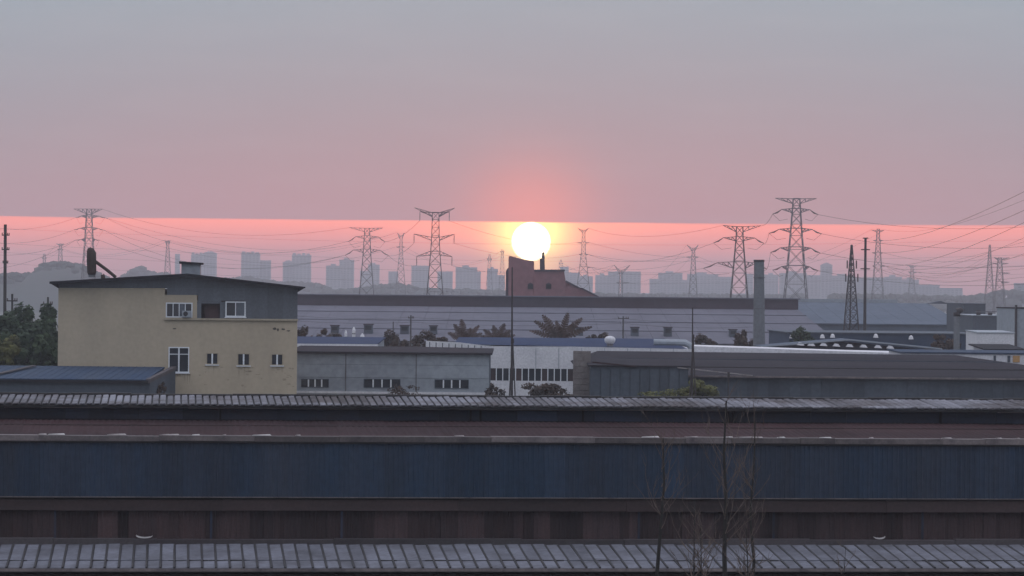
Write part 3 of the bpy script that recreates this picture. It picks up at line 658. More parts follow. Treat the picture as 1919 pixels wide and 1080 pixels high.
# ------------------------------------------------ big factory hall
D = 610.0
fh = thing('factory_hall', (PX(1030, 640, D), D, 0), 'huge factory hall with low roof and long dark ridge monitor', 'factory')
Xa, Xb = PX(380, 620, D), PX(1496, 620, D); DR = 705.0
ze = PZ(1000, 642, D); zr = PZ(1000, 577, DR)
X0r, X1r = PX(380, 577, DR), PX(1496, 577, DR)
MB().box(Xa, Xb, D + .5, DR + 100, 0, ze - .2).build('wall', MT['shed_grey'], fh)
nb = 24
for i in range(nb):                                  # roof in bays
    a0, a1 = Xa + (X1r - Xa) * i / nb, Xa + (X1r - Xa) * (i + 1) / nb
    m = MB(); m.hexa([(a0, D, ze - .3), (a1 - .05, D, ze - .3), (a1 - .05, DR, zr - .3), (a0, DR, zr - .3), (a0, D, ze), (a1 - .05, D, ze), (a1 - .05, DR, zr), (a0, DR, zr)]); m.build('roof_bay', MT['factory_roof'], fh)
MB().hexa([(Xa, D, ze - .5), (X1r, D, ze - .5), (X1r, DR, zr - .5), (Xa, DR, zr - .5), (Xa, D, ze - .15), (X1r, D, ze - .15), (X1r, DR, zr - .15), (Xa, DR, zr - .15)]).build('roof_deck', MT['factory_roof'], fh)
for f in (.3, .55, .8):
    MB().box(Xa, X1r, D + (DR - D) * f - .25, D + (DR - D) * f + .25, ze + (zr - ze) * f, ze + (zr - ze) * f + .16).build('roof_rail', MT['factory_roof'], fh)
mo0, mo1 = PZ(1000, 579, DR), PZ(1000, 558, DR)
mn = MB().box(PX(556, 566, DR), PX(1496, 570, DR), DR, DR + 9, mo0 - 1, mo1).build('monitor', MT['factory_dark'], fh)
MB().box(PX(556, 566, DR) - .4, PX(1496, 570, DR) + .4, DR - .6, DR + 9.6, mo1, mo1 + .25).build('monitor_roof', MT['factory_roof'], mn)
for i in range(1, 24):
    X = PX(556, 566, DR) + (PX(1496, 570, DR) - PX(556, 566, DR)) * i / 24
    MB().box(X - .12, X + .12, DR - .1, DR - .002, mo0, mo1 - .05).build('monitor_joint', MT['factory_dark'], mn)
for i, (x, y, w_, h) in enumerate(((627, 619, 15, 14), (690, 625, 17, 30), (758, 620, 17, 16), (812, 619, 15, 13), (1086, 622, 14, 13), (1190, 622, 15, 13), (1252, 622, 15, 13), (1374, 626, 14, 13))):
    Dv = 626; X = PX(x, y, Dv); zb_ = ze + (zr - ze) * (Dv - D) / (DR - D)
    zt_ = PZ(x, y - h / 2, Dv)
    vv = MB().box(X - w_ * .05, X + w_ * .05, Dv, Dv + 3, zb_ - .6, zt_).build('roof_ventilator', MT['shed_low'], fh)
    MB().box(X - w_ * .05 - .15, X + w_ * .05 + .15, Dv - .2, Dv + 3.2, zt_, zt_ + .18).build('ventilator_cap', MT['factory_dark'], vv)
    MB().box(X - w_ * .035, X + w_ * .035, Dv - .05, Dv - .002, (zb_ + zt_) / 2 - .1, zt_ - .2).build('louvre', MT['black'], vv)

D = 735.0
hh = thing('headhouse', (PX(1000, 555, D), D, 0), 'stepped factory headhouse with sloping conveyor side in front of the sun', 'factory')
def pp(*pts): return [zx(x, y, D) for x, y in pts]
m = MB(); m.prism([(PX(953, 555, D), 0), (PX(1001, 555, D), 0)] + pp((1001, 489), (975, 484), (957, 479), (953, 480)), D, D + 16).build('tower', MT['factory'], hh)
MB().prism([(PX(948, 555, D), 0), (PX(953, 555, D) - .01, 0)] + pp((953, 500), (948, 507)), D + .5, D + 12).build('stair_shaft', MT['factory_dark'], hh)
b_ = MB().prism([(PX(1001, 555, D) + .01, 0), (PX(1060, 555, D), 0)] + pp((1060, 526), (1057, 506), (1001, 506)), D - .2, D + 16); b_ = b_.build('main_block', MT['factory'], hh)
MB().prism(pp((1001, 508), (1058.5, 508), (1058.5, 504.5), (1001, 504.5)), D - .5, D - .22).build('roof_edge', MT['factory_dark'], b_)
MB().prism([(PX(1060, 555, D) + .01, 0), (PX(1124, 560, D), 0)] + pp((1124, 560), (1060, 527)), D + .3, D + 14).build('conveyor_side', MT['factory'], hh)
m = MB(); m.bar(P(1060, 526, D), P(1124, 559, D), .25).build('conveyor_rail', MT['factory_dark'], hh)
m = MB(); m.path([P(1018, 506, D + 4), P(1018, 472, D + 4)], [.42, .32], 8).build('stack', MT['factory_dark'], hh)
m = MB(); m.path([P(1014, 506, D + 3.5), P(1014, 484, D + 3.5)], [.3, .3], 8).build('stack', MT['factory_dark'], hh)
for x in (994, 1028):
    c = P(x, 537, D); w_ = MB().box(c.x - .6, c.x + .6, D - .35, D - .22, c.z - .7, c.z + .6).build('louvre', MT['black'], hh)
    MB().prism([(c.x - .7, c.z + .6), (c.x + .7, c.z + .6), (c.x, c.z + 1.0)], D - .6, D - .22).build('louvre_hood', MT['factory_dark'], w_)

# right hall
D = 690.0
rh = thing('right_hall', (PX(1650, 600, D), D, 0), 'long blue grey hall right of the factory ridge monitor', 'factory')
X0, X1 = PX(1440, 600, D), PX(1808, 600, D); ze, zr = PZ(1650, 608, D), PZ(1650, 569, D + 60)
MB().box(X0, X1, D, D + 60, 0, ze - .2).build('wall', MT['hall'], rh)
for i in range(10):
    a0, a1 = X0 + (X1 - X0) * i / 10, X0 + (X1 - X0) * (i + 1) / 10
    MB().hexa([(a0, D - .5, ze - .25), (a1 - .05, D - .5, ze - .25), (a1 - .05, D + 60, zr - .25), (a0, D + 60, zr - .25), (a0, D - .5, ze), (a1 - .05, D - .5, ze), (a1 - .05, D + 60, zr), (a0, D + 60, zr)]).build('roof_bay', MT['hall'], rh)
MB().box(X0, PX(1745, 565, D), D + 60.5, D + 66, 0, PZ(1600, 562, D + 60)).build('rear_parapet', MT['shed_grey'], rh)
MB().prism([zx(1738, 570, D + 58), zx(1778, 571, D + 58), zx(1762, 565, D + 58)], D + 57, D + 62).build('roof_hump', MT['shed_low'], rh)

# ------------------------------------------------ chimney and pipe
D = 420.0; b = P(1422.5, 662, D)
ch = thing('concrete_chimney', (b.x, D, 0), 'tall plain concrete chimney rising past the factory roof', 'chimney')
t_ = P(1422.5, 487, D)
m = MB(); m.path([(b.x, D, 0), b, P(1422.5, 640, D), t_], [.95, .86, .78, .66], 20, cap=True).build('shaft', MT['concrete'], ch)
for y in (650, 580, 520): q = P(1422.5, y, D); MB().path([(q.x, D, q.z), (q.x, D, q.z + .1)], .86 if y == 650 else .75, 20).build('band', MT['steel'], ch)
MB().path([(t_.x, D, t_.z - .25), (t_.x, D, t_.z + .06)], .71, 20).build('rim', MT['steel_dark'], ch)
D = 395.0; b = P(1793, 666, D)
gp = thing('gooseneck_pipe', (b.x, D, 0), 'vertical vent pipe with bent dark top right of the open shed', 'pipe')
MB().path([(b.x, D, 0), P(1793, 592, D)], .38, 12).build('riser', MT['concrete'], gp)
MB().path([P(1793, 594, D), P(1793, 588, D), P(1795, 584, D), P(1799, 583, D), P(1802, 586, D)], [.42, .42, .42, .4, .4], 12).build('bend', MT['steel_dark'], gp, smooth=True)

# ================================================================== far town
TW = [  # x0, x1, ytop, depth, crown, label
 (328, 336, 475, 4700, 0, 'thin hazy tower left of the roof vent'), (358, 380, 476, 4800, 3, 'hazy tower with bumpy crown behind the roof vent'), (380, 405, 473, 4900, 2, 'rounded hazy tower right of the roof vent'),
 (452, 486, 474, 4700, 4, 'high-rise with notched crown over the cream roof'), (485, 507, 487, 4720, 0, 'lower shoulder block beside the notched high-rise'),
 (530, 549, 490, 4800, 2, 'lower of two joined blocks above the right eave'), (547, 582, 477, 4780, 4, 'crenellated tower above the right eave of the cream building'),
 (611, 639, 497, 4600, 1, 'stepped block left of the two-armed pylon, lower half'), (636, 663, 486, 4620, 1, 'stepped block left of the two-armed pylon, taller half'),
 (675, 692, 507, 5200, 0, 'pale block behind the legs of the two-armed pylon'), (690, 711, 495, 5000, 1, 'block just right of the two-armed pylon'),
 (728, 746, 508, 5000, 0, 'small block left of the narrow horned pylon'), (771, 804, 497, 4700, 0, 'flat topped block left of the big horned pylon'),
 (820, 848, 508, 4900, 0, 'low block right of the big horned pylon'), (854, 894, 500, 4600, 1, 'wide hazy block left of the headhouse'), (893, 901, 508, 4620, 0, 'narrow annex to the wide block left of the headhouse'),
 (913, 933, 503, 4700, 1, 'slim block next to the headhouse'), (932, 946, 515, 4720, 0, 'lowest block touching the headhouse'),
 (1050, 1066, 499, 5400, 0, 'pale block rising behind the headhouse roof'), (1060, 1087, 510, 4800, 0, 'block just right of the headhouse'), (1085, 1111, 517, 4850, 1, 'low block under the twin-horned pylon'),
 (1116, 1143, 515, 4700, 1, 'block left of the low V-topped pylon'), (1140, 1162, 508, 4720, 0, 'block behind the low V-topped pylon, left side'), (1164, 1201, 508, 4740, 0, 'block behind the low V-topped pylon, right side'),
 (1218, 1238, 522, 4600, 0, 'short block at the left of the long slab group'), (1235, 1279, 511, 4620, 1, 'long slab block in the middle of the skyline'), (1277, 1292, 524, 4700, 0, 'low link between two slab blocks'), (1290, 1346, 513, 4650, 1, 'slab block under the small Y-topped pylon'), (1344, 1372, 518, 4700, 0, 'low slab left of the tension pylon'),
 (1398, 1412, 512, 4700, 0, 'block seen left of the concrete chimney'), (1433, 1459, 514, 4700, 1, 'block seen right of the concrete chimney'),
 (1463, 1512, 511, 4500, 1, 'block behind the tallest pylon'), (1510, 1541, 515, 4550, 0, 'lower block right of the tallest pylon'), (1539, 1560, 495, 4400, 2, 'small tower standing above the right skyline'), (1559, 1600, 516, 4500, 1, 'wide block left of the lattice mast'), (1599, 1662, 519, 4520, 0, 'wide block behind the monopole'), (1660, 1690, 518, 4560, 1, 'block under the slim pylon on the right'), (1692, 1722, 523, 4600, 1, 'stepped block on the right slope of the skyline'), (1720, 1761, 533, 4620, 0, 'lower stepped block toward the right'), (1759, 1804, 540, 4650, 0, 'lowest block at the right end of the skyline'),
 (1905, 1950, 530, 3000, 0, 'block cut by the right edge of the picture'),
 (1826, 1850, 556, 3600, 0, 'faint low block beyond the process building')]
for (x0, x1, yt, D, crown, label) in TW:
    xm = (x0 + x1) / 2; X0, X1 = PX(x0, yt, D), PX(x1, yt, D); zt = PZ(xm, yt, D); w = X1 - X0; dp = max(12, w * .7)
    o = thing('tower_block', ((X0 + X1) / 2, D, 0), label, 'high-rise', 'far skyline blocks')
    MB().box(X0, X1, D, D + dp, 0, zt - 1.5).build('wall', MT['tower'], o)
    ns = max(2, int(w / 5)); zb_ = 12
    st = MB()
    for i in range(ns):
        a = X0 + w * (i + .22) / ns; b = X0 + w * (i + .78) / ns; z = zt - 5
        while z > 14: st.box(a, b, D - .25, D - .01, z, z + 1.7); z -= 3.2
    st.build('windows', MT['tower_win'], o)['kind'] = 'stuff'
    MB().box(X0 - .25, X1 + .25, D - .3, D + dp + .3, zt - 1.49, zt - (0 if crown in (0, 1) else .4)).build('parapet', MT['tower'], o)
    if crown == 1: MB().box(X0 + w * .3, X0 + w * .62, D + 3, D + dp - 2, zt, zt + 2.6).build('lift_house', MT['tower'], o)
    if crown == 2:
        for k in range(3): MB().box(X0 + w * (.08 + .12 * k), X1 - w * (.08 + .12 * k), D + k + .2, D + dp - k, zt - .38 + k * .9, zt + .5 + k * .9).build('crown_step', MT['tower'], o)
    if crown >= 3:
        for k in range(crown): MB().box(X0 + w * (k + .15) / crown, X0 + w * (k + .75) / crown, D + 1, D + dp - 1, zt - .38, zt + (1.8 if k % 2 else 2.8)).build('crown_block', MT['tower'], o)

# ================================================================== pylons
PY = {}
def pylon(x, D, prof, arms, label, key, mat='steel', group='transmission pylons', thick=1.0):
    # prof: (y, width px) from top down, extended to the ground; arms: (kind, xl, xr, y_tip, y_body, h)
    k = D / F; Xc = PX(x, prof[-1][0], D)
    base = thing('pylon', (Xc, D, 0), label, 'pylon', group)
    (ya, wa_), (yb, wb_) = prof[-2], prof[-1]
    zl = [(PZ(x, y, D), w * k / 2) for y, w in prof]
    za, zb_ = zl[-2], zl[-1]; gr = (zb_[1] - za[1]) / (za[0] - zb_[0]); zl.append((0.0, zb_[1] + gr * zb_[0]))
    def hw(z):
        for (z1, w1), (z0, w0) in zip(zl, zl[1:]):
            if z >= z0: return w0 + (w1 - w0) * (z - z0) / max(z1 - z0, 1e-6)
        return zl[-1][1]
    lt = .135 * thick * max(1, D / 1300); bt = .068 * thick * max(1, D / 1100)
    for sx in (-1, 1):
        for sy in (-1, 1):
            m = MB(); m.path([(Xc + sx * w, D + sy * w, z) for z, w in zl], lt, 4).build('leg', MT[mat], base)
    lv = [zl[0][0]]
    while lv[-1] > 1:
        lv.append(max(0, lv[-1] - max(hw(lv[-1]) * 2.3, 14 * k * .5, 1.6)))
    m = MB()
    for z1, z0 in zip(lv, lv[1:]):
        a, b = hw(z1), hw(z0)
        for sy in (-1, 1):
            m.bar((Xc - a, D + sy * a, z1), (Xc + b, D + sy * b, z0), bt); m.bar((Xc + a, D + sy * a, z1), (Xc - b, D + sy * b, z0), bt)
            m.bar((Xc - a, D + sy * a, z1), (Xc + a, D + sy * a, z1), bt)
        for sx in (-1, 1):
            m.bar((Xc + sx * a, D - a, z1), (Xc + sx * b, D + b, z0), bt); m.bar((Xc + sx * a, D + a, z1), (Xc + sx * b, D - b, z0), bt)
    m.build('bracing', MT[mat], base)
    tips = []
    for (kind, xl, xr, yt, yb_, h) in arms:
        m = MB(); ins = []
        for xx in (xl, xr):
            sg = -1 if xx < x else 1
            tip = P(xx, yt + (xx - x) * .009, D); zB = PZ(x, yb_, D); zH = zB - h * k
            w = hw(zB)
            if kind == 'ten':                         # strain arm: short truss, insulator strings pull outward
                end = Vector((Xc + (tip.x - Xc) * .62, D, PZ(x, yb_ + 2, D)))
            elif kind in ('horn',): end = tip
            else: end = tip
            for sy in (-1, 1):
                p0, p1 = Vector((Xc + sg * w, D + sy * w, zB)), Vector((Xc + sg * hw(zH), D + sy * hw(zH), zH))
                m.bar(p0, end, lt * .8); m.bar(p1, end, lt * .8)
                for f in (.33, .66):
                    m.bar(p0.lerp(end, f), p1.lerp(end, f), bt); m.bar(p0.lerp(end, f), p1.lerp(end, max(0, f - .33)), bt)
            if kind == 'ten':
                ins.append(MB().path([end, end.lerp(tip, .5) - Vector((0, 0, .25)), tip], [.1, .22 * thick, .1], 5))
                ins.append(MB().path([tip, Vector((end.x + sg * .6, D, tip.z - 12 * k)), Vector((Xc + sg * (w + 1.5), D, tip.z - 9 * k))], .07, 4))
            if kind == 'sus': ins.append(MB().path([tip, tip - Vector((0, 0, 9 * k)), tip - Vector((0, 0, 17 * k))], [.1, .16, .1], 5)); 
            tips.append(tip if kind != 'sus' else tip - Vector((0, 0, 17 * k)))
        zB = PZ(x, yb_, D); w = hw(zB)
        for sy in (-1, 1): m.bar((Xc - w, D + sy * w, zB), (Xc + w, D + sy * w, zB), lt * .8)
        for sx in (-1, 1): m.bar((Xc + sx * w, D - w, zB), (Xc + sx * w, D + w, zB), bt)
        a_ = m.build('crossarm', MT[mat], base)
        for q in ins: q.build('insulator', MT['insul'], a_)
    PY[key] = tips
pylon(166, 1500, [(391, 9), (460, 16), (520, 24)], [('bar', 138, 192, 391, 391, 9), ('ten', 143, 197, 407, 402, 6), ('ten', 139, 194, 430, 425, 6), ('ten', 143, 186, 449, 446, 6)], 'pale pylon with four pairs of arms above the dust collector', 'p1')
pylon(83, 3000, [(475, 3), (500, 6)], [('bar', 78, 88, 482, 482, 3)], 'tiny pylon on the wooded hill, left one', 'p2', thick=.6)
pylon(113, 2800, [(456, 3.5), (490, 8)], [('bar', 106, 120, 456, 457, 3), ('bar', 107, 119, 466, 466, 3)], 'small T-topped pylon on the wooded hill', 'p3', thick=.6)
pylon(314, 2300, [(450, 3.5), (505, 10)], [('horn', 309, 319, 449, 455, 4)], 'slim pylon left of the roof vent', 'p4', thick=.6)
pylon(687, 1300, [(427, 9), (480, 15), (548, 26)], [('bar', 655, 718, 426, 427, 7), ('ten', 653, 722, 452, 441, 6), ('ten', 647, 728, 478, 466, 7)], 'two-armed pylon with flat top bar over the hazy blocks', 'p5')
pylon(751, 2300, [(441, 4), (480, 7), (520, 14)], [('horn', 744, 758, 435, 441, 6), ('bar', 742, 760, 462, 461, 3)], 'narrow horned pylon left of the big horned one', 'p6', thick=.7)
pylon(815, 1150, [(397, 12), (440, 14), (470, 17), (552, 30)], [('horn', 777, 852, 389, 398, 8), ('sus', 787, 842, 396, 398, 6), ('sus', 776, 851, 438, 444, 6), ('sus', 781, 847, 480, 470, 8)], 'big horned pylon with hanging insulators left of the sun', 'p7', 'steel_dark', thick=1.1)
pylon(917, 2600, [(476, 3), (520, 9)], [('bar', 912, 922, 484, 484, 4)], 'small mast-like pylon left of the headhouse', 'p8', thick=.7)
pylon(941, 2500, [(467, 3), (520, 9)], [('bar', 937, 945, 470, 470, 4)], 'slender pylon touching the headhouse roof on its left', 'p9', thick=.7)
pylon(1051, 3200, [(486, 2), (505, 8)], [('bar', 1047, 1055, 492, 492, 3)], 'tiny pylon above the headhouse roof', 'p10', thick=.6)
pylon(1093, 1700, [(430, 5), (475, 8), (520, 19)], [('horn', 1083, 1103, 427, 431, 4), ('bar', 1082, 1105, 454, 453, 3), ('bar', 1085, 1102, 476, 475, 3), ('bar', 1086, 1108, 500, 499, 3)], 'twin-horned pylon just right of the sun', 'p11', thick=.8)
pylon(1163, 1500, [(506, 4), (560, 8)], [('horn', 1151, 1181, 496, 507, 6), ('bar', 1155, 1180, 529, 528, 3)], 'low V-topped pylon in front of hazy blocks', 'p12', thick=.8)
pylon(1299, 2000, [(464, 4.5), (480, 6), (520, 11)], [('horn', 1287, 1309, 458, 465, 5), ('bar', 1285, 1310, 481, 480, 3)], 'small Y-topped pylon over the middle slab block', 'p13', thick=.8)
pylon(1385, 1050, [(424, 12), (445, 13), (500, 22), (560, 32)], [('bar', 1355, 1426, 422, 424, 10), ('ten', 1337, 1432, 455, 443, 8), ('ten', 1318, 1437, 503, 490, 12)], 'tension pylon left of the concrete chimney', 'p14', 'steel_dark', thick=1.15)
pylon(1491, 1000, [(371, 12), (400, 16), (440, 22), (505, 32), (560, 42)], [('bar', 1453, 1530, 371, 372, 9), ('ten', 1448, 1533, 401, 390, 8), ('ten', 1441, 1540, 437, 427, 8), ('ten', 1444, 1537, 473, 462, 8), ('ten', 1448, 1533, 506, 497, 8)], 'tallest pylon with four strain arms right of the chimney', 'p15', 'steel', thick=1.2)
pylon(1645, 1500, [(428, 4.5), (470, 9), (520, 16)], [('bar', 1632, 1658, 430, 431, 4), ('bar', 1636, 1655, 450, 449, 3), ('bar', 1634, 1655, 473, 472, 3), ('bar', 1635, 1661, 498, 496, 3)], 'slim pylon with many short arms right of the monopole', 'p16', thick=.75)
pylon(1709, 2800, [(497, 3), (525, 8)], [('bar', 1702, 1718, 497, 498, 3), ('bar', 1702, 1720, 509, 509, 3)], 'tiny T-topped pylon over the right skyline', 'p17', thick=.7)
pylon(1854, 1700, [(458, 2.5), (480, 5), (560, 16)], [('bar', 1851, 1857, 478, 478, 3)], 'spike-topped pylon near the right edge', 'p18', thick=.8)
pylon(1873, 1500, [(482, 6), (560, 18)], [('bar', 1863, 1892, 482, 483, 4), ('bar', 1860, 1890, 493, 492, 3), ('bar', 1878, 1893, 511, 510, 3), ('bar', 1876, 1892, 528, 527, 3)], 'broad pylon beside the spike-topped one at the right', 'p19', thick=.8)

# lattice mast and monopole on the right
D = 560.0; k = D / F
lm = thing('lattice_mast', (PX(1595, 600, D), D, 0), 'dark tapering lattice mast left of the monopole', 'mast')
zt, zbm = PZ(1595, 458, D), PZ(1595, 632, D); Xc = PX(1595, 560, D)
hw = lambda z: .16 + (zt - z) * .0725 / 1.0 * (1.25 / 1.17)
legs = [(-1, -.58), (1, -.58), (0, 1.15)]
for a, b in legs: MB().path([(Xc + a * hw(zt) * .6, D + b * hw(zt) * .6, zt), (Xc + a * hw(0), D + b * hw(0), 0)], [.10, .16], 5).build('leg', MT['steel_dark'], lm)
m = MB(); z = zt - 1
while z > 1:
    z2 = max(0, z - max(1.0, hw(z) * 1.5)); w1_, w2_ = hw(z), hw(z2)
    for i in range(3):
        (a, b), (c, d) = legs[i], legs[(i + 1) % 3]
        m.bar((Xc + a * w1_, D + b * w1_, z), (Xc + c * w2_, D + d * w2_, z2), .055); m.bar((Xc + c * w1_, D + d * w1_, z), (Xc + a * w2_, D + b * w2_, z2), .055)
        m.bar((Xc + a * w1_, D + b * w1_, z), (Xc + c * w1_, D + d * w1_, z), .055)
    z = z2
m.build('bracing', MT['steel_dark'], lm)
for y, w in ((495, .8), (520, 1.05)):
    z = PZ(1595, y, D)
    for i in range(3):
        a, b = legs[i]; MB().box(Xc + a * w - .1, Xc + a * w + .1, D + b * w - .3, D + b * w - .1, z - .7, z + .7).build('antenna', MT['steel_dark'], lm)
mp_ = thing('monopole', (PX(1621, 600, D), D + 6, 0), 'slim dark telecom monopole with three small platforms', 'mast')
D6 = D + 6; Xc = PX(1621, 560, D6)
MB().path([(Xc, D6, 0), (Xc, D6, PZ(1621, 445, D6))], [.36, .20], 10).build('pole', MT['steel_dark'], mp_)
for y, w in ((445.5, .5), (467, .8), (503, .85)):
    z = PZ(1621, y, D6); MB().path([(Xc, D6, z - .1), (Xc, D6, z + .08)], w, 12).build('platform', MT['steel_dark'], mp_)

# ------------------------------------------------ wires
WN = 0
def wire(a, b, sag, label, r=.07, group='overhead power lines'):
    a, b = Vector(a), Vector(b); n = 14
    pts = [a.lerp(b, i / n) - Vector((0, 0, 4 * sag * (i / n) * (1 - i / n))) for i in range(n + 1)]
    dm = min(a.y, b.y); rr = [r * max(.5, p.y / 1000) for p in pts]
    m = MB(); m.path(pts, rr, 4, False)
    m.solo('power_line', MT['wire'], tuple(a), label, 'wire', group)
def wpx(x, y, D): return P(x, y, D)
O3 = ('upper', 'middle', 'lower'); O4 = ('top', 'second', 'third', 'lowest')
for i, (y0, ti, sg) in enumerate(((335, 3, 3), (372, 5, 3), (394, 7, 3))):
    wire(wpx(1965, y0, 640), PY['p16'][ti], sg, ('topmost', 'second', 'third')[i] + ' of three steep lines rising to the right edge', .075)
for i, (y0, ti, sg) in enumerate(((352, 1, 4), (420, 7, 5), (455, 6, 6), (512, 6, 4))):
    wire(wpx(1970, y0, 700), PY['p16'][ti], sg, O4[i] + ' of the thinner lines fanning to the right edge', .05)
for i, (y0, ti) in enumerate(((440, 1), (468, 3), (498, 3))):
    wire(wpx(1960, y0, 900), PY['p17'][ti], 2, O3[i] + ' of three faint lines sloping down to the tiny right pylon', .045)
T = PY['p15']
for i, ti in enumerate((3, 5, 7, 9)):
    wire(T[ti], wpx(2050, (412, 449, 486, 520)[i], 800), 3.2, ('first', 'second', 'third', 'fourth')[i] + ' arm line from the tallest pylon towards the right edge', .065)
T2 = PY['p14']
for i, (ti, tj) in enumerate(((2, 1), (4, 3), (6, 5))):
    wire(T[ti], T2[tj], 1.0, O3[i] + ' line between the tallest pylon and the tension pylon', .06)
A11 = PY['p11']; A7 = PY['p7']; A5 = PY['p5']; A1 = PY['p1']
for i, (ti, tj) in enumerate(((0, 1), (2, 5), (4, 7))):
    wire(T2[ti], A11[tj], (4, 5, 3)[i], O3[i] + ' line from the tension pylon left to the twin-horned pylon', .048)
for i, (a, b) in enumerate(((3, 2), (5, 2), (7, 3))):
    wire(A11[a], PY['p13'][b], 2 + i, O3[i] + ' line from the twin-horned pylon to the Y-topped pylon', .045)
for i, (a, b) in enumerate(((2, 3), (4, 5), (6, 7))):
    wire(A11[a], A7[b], 3.5, O3[i] + ' line passing the sun to the big horned pylon', .042)
for i, (a, b) in enumerate(((3, 2), (5, 4), (5, 6))):
    wire(A5[a], A7[b], 1.5, O3[i] + ' line between the two-armed and the big horned pylon', .048)
for i, (a, b, sg) in enumerate(((1, 0, 7), (3, 2, 10), (5, 4, 11), (7, 4, 9))):
    wire(A1[a], A5[b], sg, O4[i] + ' sagging line from the pale left pylon to the two-armed pylon', .045)
for i, (a, b, sg) in enumerate(((3, 0, 14), (5, 2, 14))):
    wire(A1[a], PY['p6'][b], sg, ('upper', 'lower')[i] + ' faint deep-sagging line towards the narrow horned pylon', .04)
for i, (a, q, sg) in enumerate(((2, 418, 4), (4, 446, 4), (6, 470, 4), (6, 505, 4))):
    wire(A1[a], wpx(-60, q, 1400), sg, O4[i] + ' line running left from the pale left pylon', .045)
for i, (a, b, sg) in enumerate(((5, 0, 3), (7, 2, 4), (7, 4, 6))):
    wire(PY['p16'][a], PY['p19'][b], sg, O3[i] + ' line from the many-armed slim pylon to the broad right pylon', .045)
NM = {'p2': 'tiny left hill pylon', 'p3': 'small T-topped hill pylon', 'p4': 'slim roof-vent pylon', 'p6': 'narrow horned pylon', 'p8': 'small mast-like pylon', 'p9': 'slender headhouse pylon', 'p10': 'tiny headhouse pylon', 'p12': 'low V-topped pylon', 'p13': 'small Y-topped pylon', 'p16': 'many-armed slim pylon', 'p17': 'tiny right pylon', 'p18': 'spike-topped pylon', 'p19': 'broad right pylon', 'p11': 'twin-horned pylon'}
for a, b, sg in (('p2', 'p3', 2), ('p3', 'p4', 8), ('p4', 'p6', 12), ('p6', 'p8', 8), ('p8', 'p9', 1), ('p10', 'p12', 5), ('p12', 'p13', 8), ('p13', 'p16', 12), ('p16', 'p17', 6), ('p17', 'p18', 8), ('p11', 'p12', 4)):
    for j in (0, 1):
        wire(PY[a][-2 + j], PY[b][j], sg + j, ('upper', 'lower')[j] + ' faint line from the ' + NM[a] + ' to the ' + NM[b], .032)
for j, (y0, y1) in enumerate(((424, 434), (452, 462), (468, 482), (488, 497))):
    wire(wpx(-60, y0, 1900), wpx(2000, y1 + 12, 1900), 7 + j, O4[j] + ' of four faint lines crossing the whole glowing strip', .034)
for i, (xa_, xb_, ya_, yb_) in enumerate(((500, 770, 588, 596), (770, 1168, 596, 598), (1168, 1424, 598, 604))):
    for j in (0, 1):
        wire(wpx(xa_, ya_ + j * 9, 541), wpx(xb_, yb_ + j * 9, 541), .5, ('upper', 'lower')[j] + ' local line before the factory roof, ' + ('left', 'middle', 'right')[i] + ' span', .05)

# ------------------------------------------------ poles
def pole(x, D, y0, yb, r, label, arms=(), r2=None, mat='wood', collar=None):
    b = P(x, yb, D); t_ = P(x, y0, D)
    o = thing('utility_pole', (b.x, D, 0), label, 'pole', 'poles')
    MB().path([(b.x, D, 0), (t_.x, D, t_.z)], [r2 or r * 1.2, r], 8).build('shaft', MT[mat], o)
    for (y, hw_) in arms:
        z = PZ(x, y, D); a_ = MB().box(b.x - hw_, b.x + hw_, D - r - .12, D - r, z - .07, z + .07).build('crossarm', MT[mat], o)
        for sx in (-.9, 0.5, .9): MB().path([(b.x + sx * hw_, D - r - .06, z + .07), (b.x + sx * hw_, D - r - .06, z + .3)], .06, 6).build('insulator', MT['insul'], a_)
    if collar and r < .06 and x != 1365:
        for sx in (-1, 1):
            q = P(x + sx * 5, yb, D); MB().path([(b.x, D, PZ(x, collar, D)), (q.x, D, q.z), (b.x + (q.x - b.x) * 2.4, D, 0)], .06, 5).build('brace', MT[mat], o)
    if collar:
        z = PZ(x, collar, D); MB().path([(b.x, D, z - .2), (b.x, D, z + .2)], r * 2.2, 8).build('collar', MT[mat], o)
pole(10, 420, 420, 575, .20, 'tall dark pole at the left edge', ((440, .5), (467, .5), (492, .35)))
pole(23, 360, 552, 600, .12, 'short crossarm pole among the left trees, nearer the edge', ((565, .6),), .14)
pole(90, 375, 558, 600, .12, 'short crossarm pole beside the cream building', ((571, .55),), .14)
pole(960, 286, 500, 735, .055, 'thin tall mast in front of the white workshop', (), .2, 'steel_dark', 640)
pole(1298, 288, 578, 738, .05, 'thin tall mast in front of the lean-to shed', (), .17, 'steel_dark', 632)
pole(1365, 270, 700, 745, .05, 'short lamp post before the long grey shed', (), .06, 'steel_dark', 703)
pole(770, 540, 592, 640, .12, 'thin far pole before the factory roof, left one', ((597, .5),))
pole(1168, 545, 594, 640, .12, 'thin far pole before the factory roof with one arm', ((598, .9),))
pole(737, 540, 604, 640, .09, 'short pale pole among the brown bushes', ())

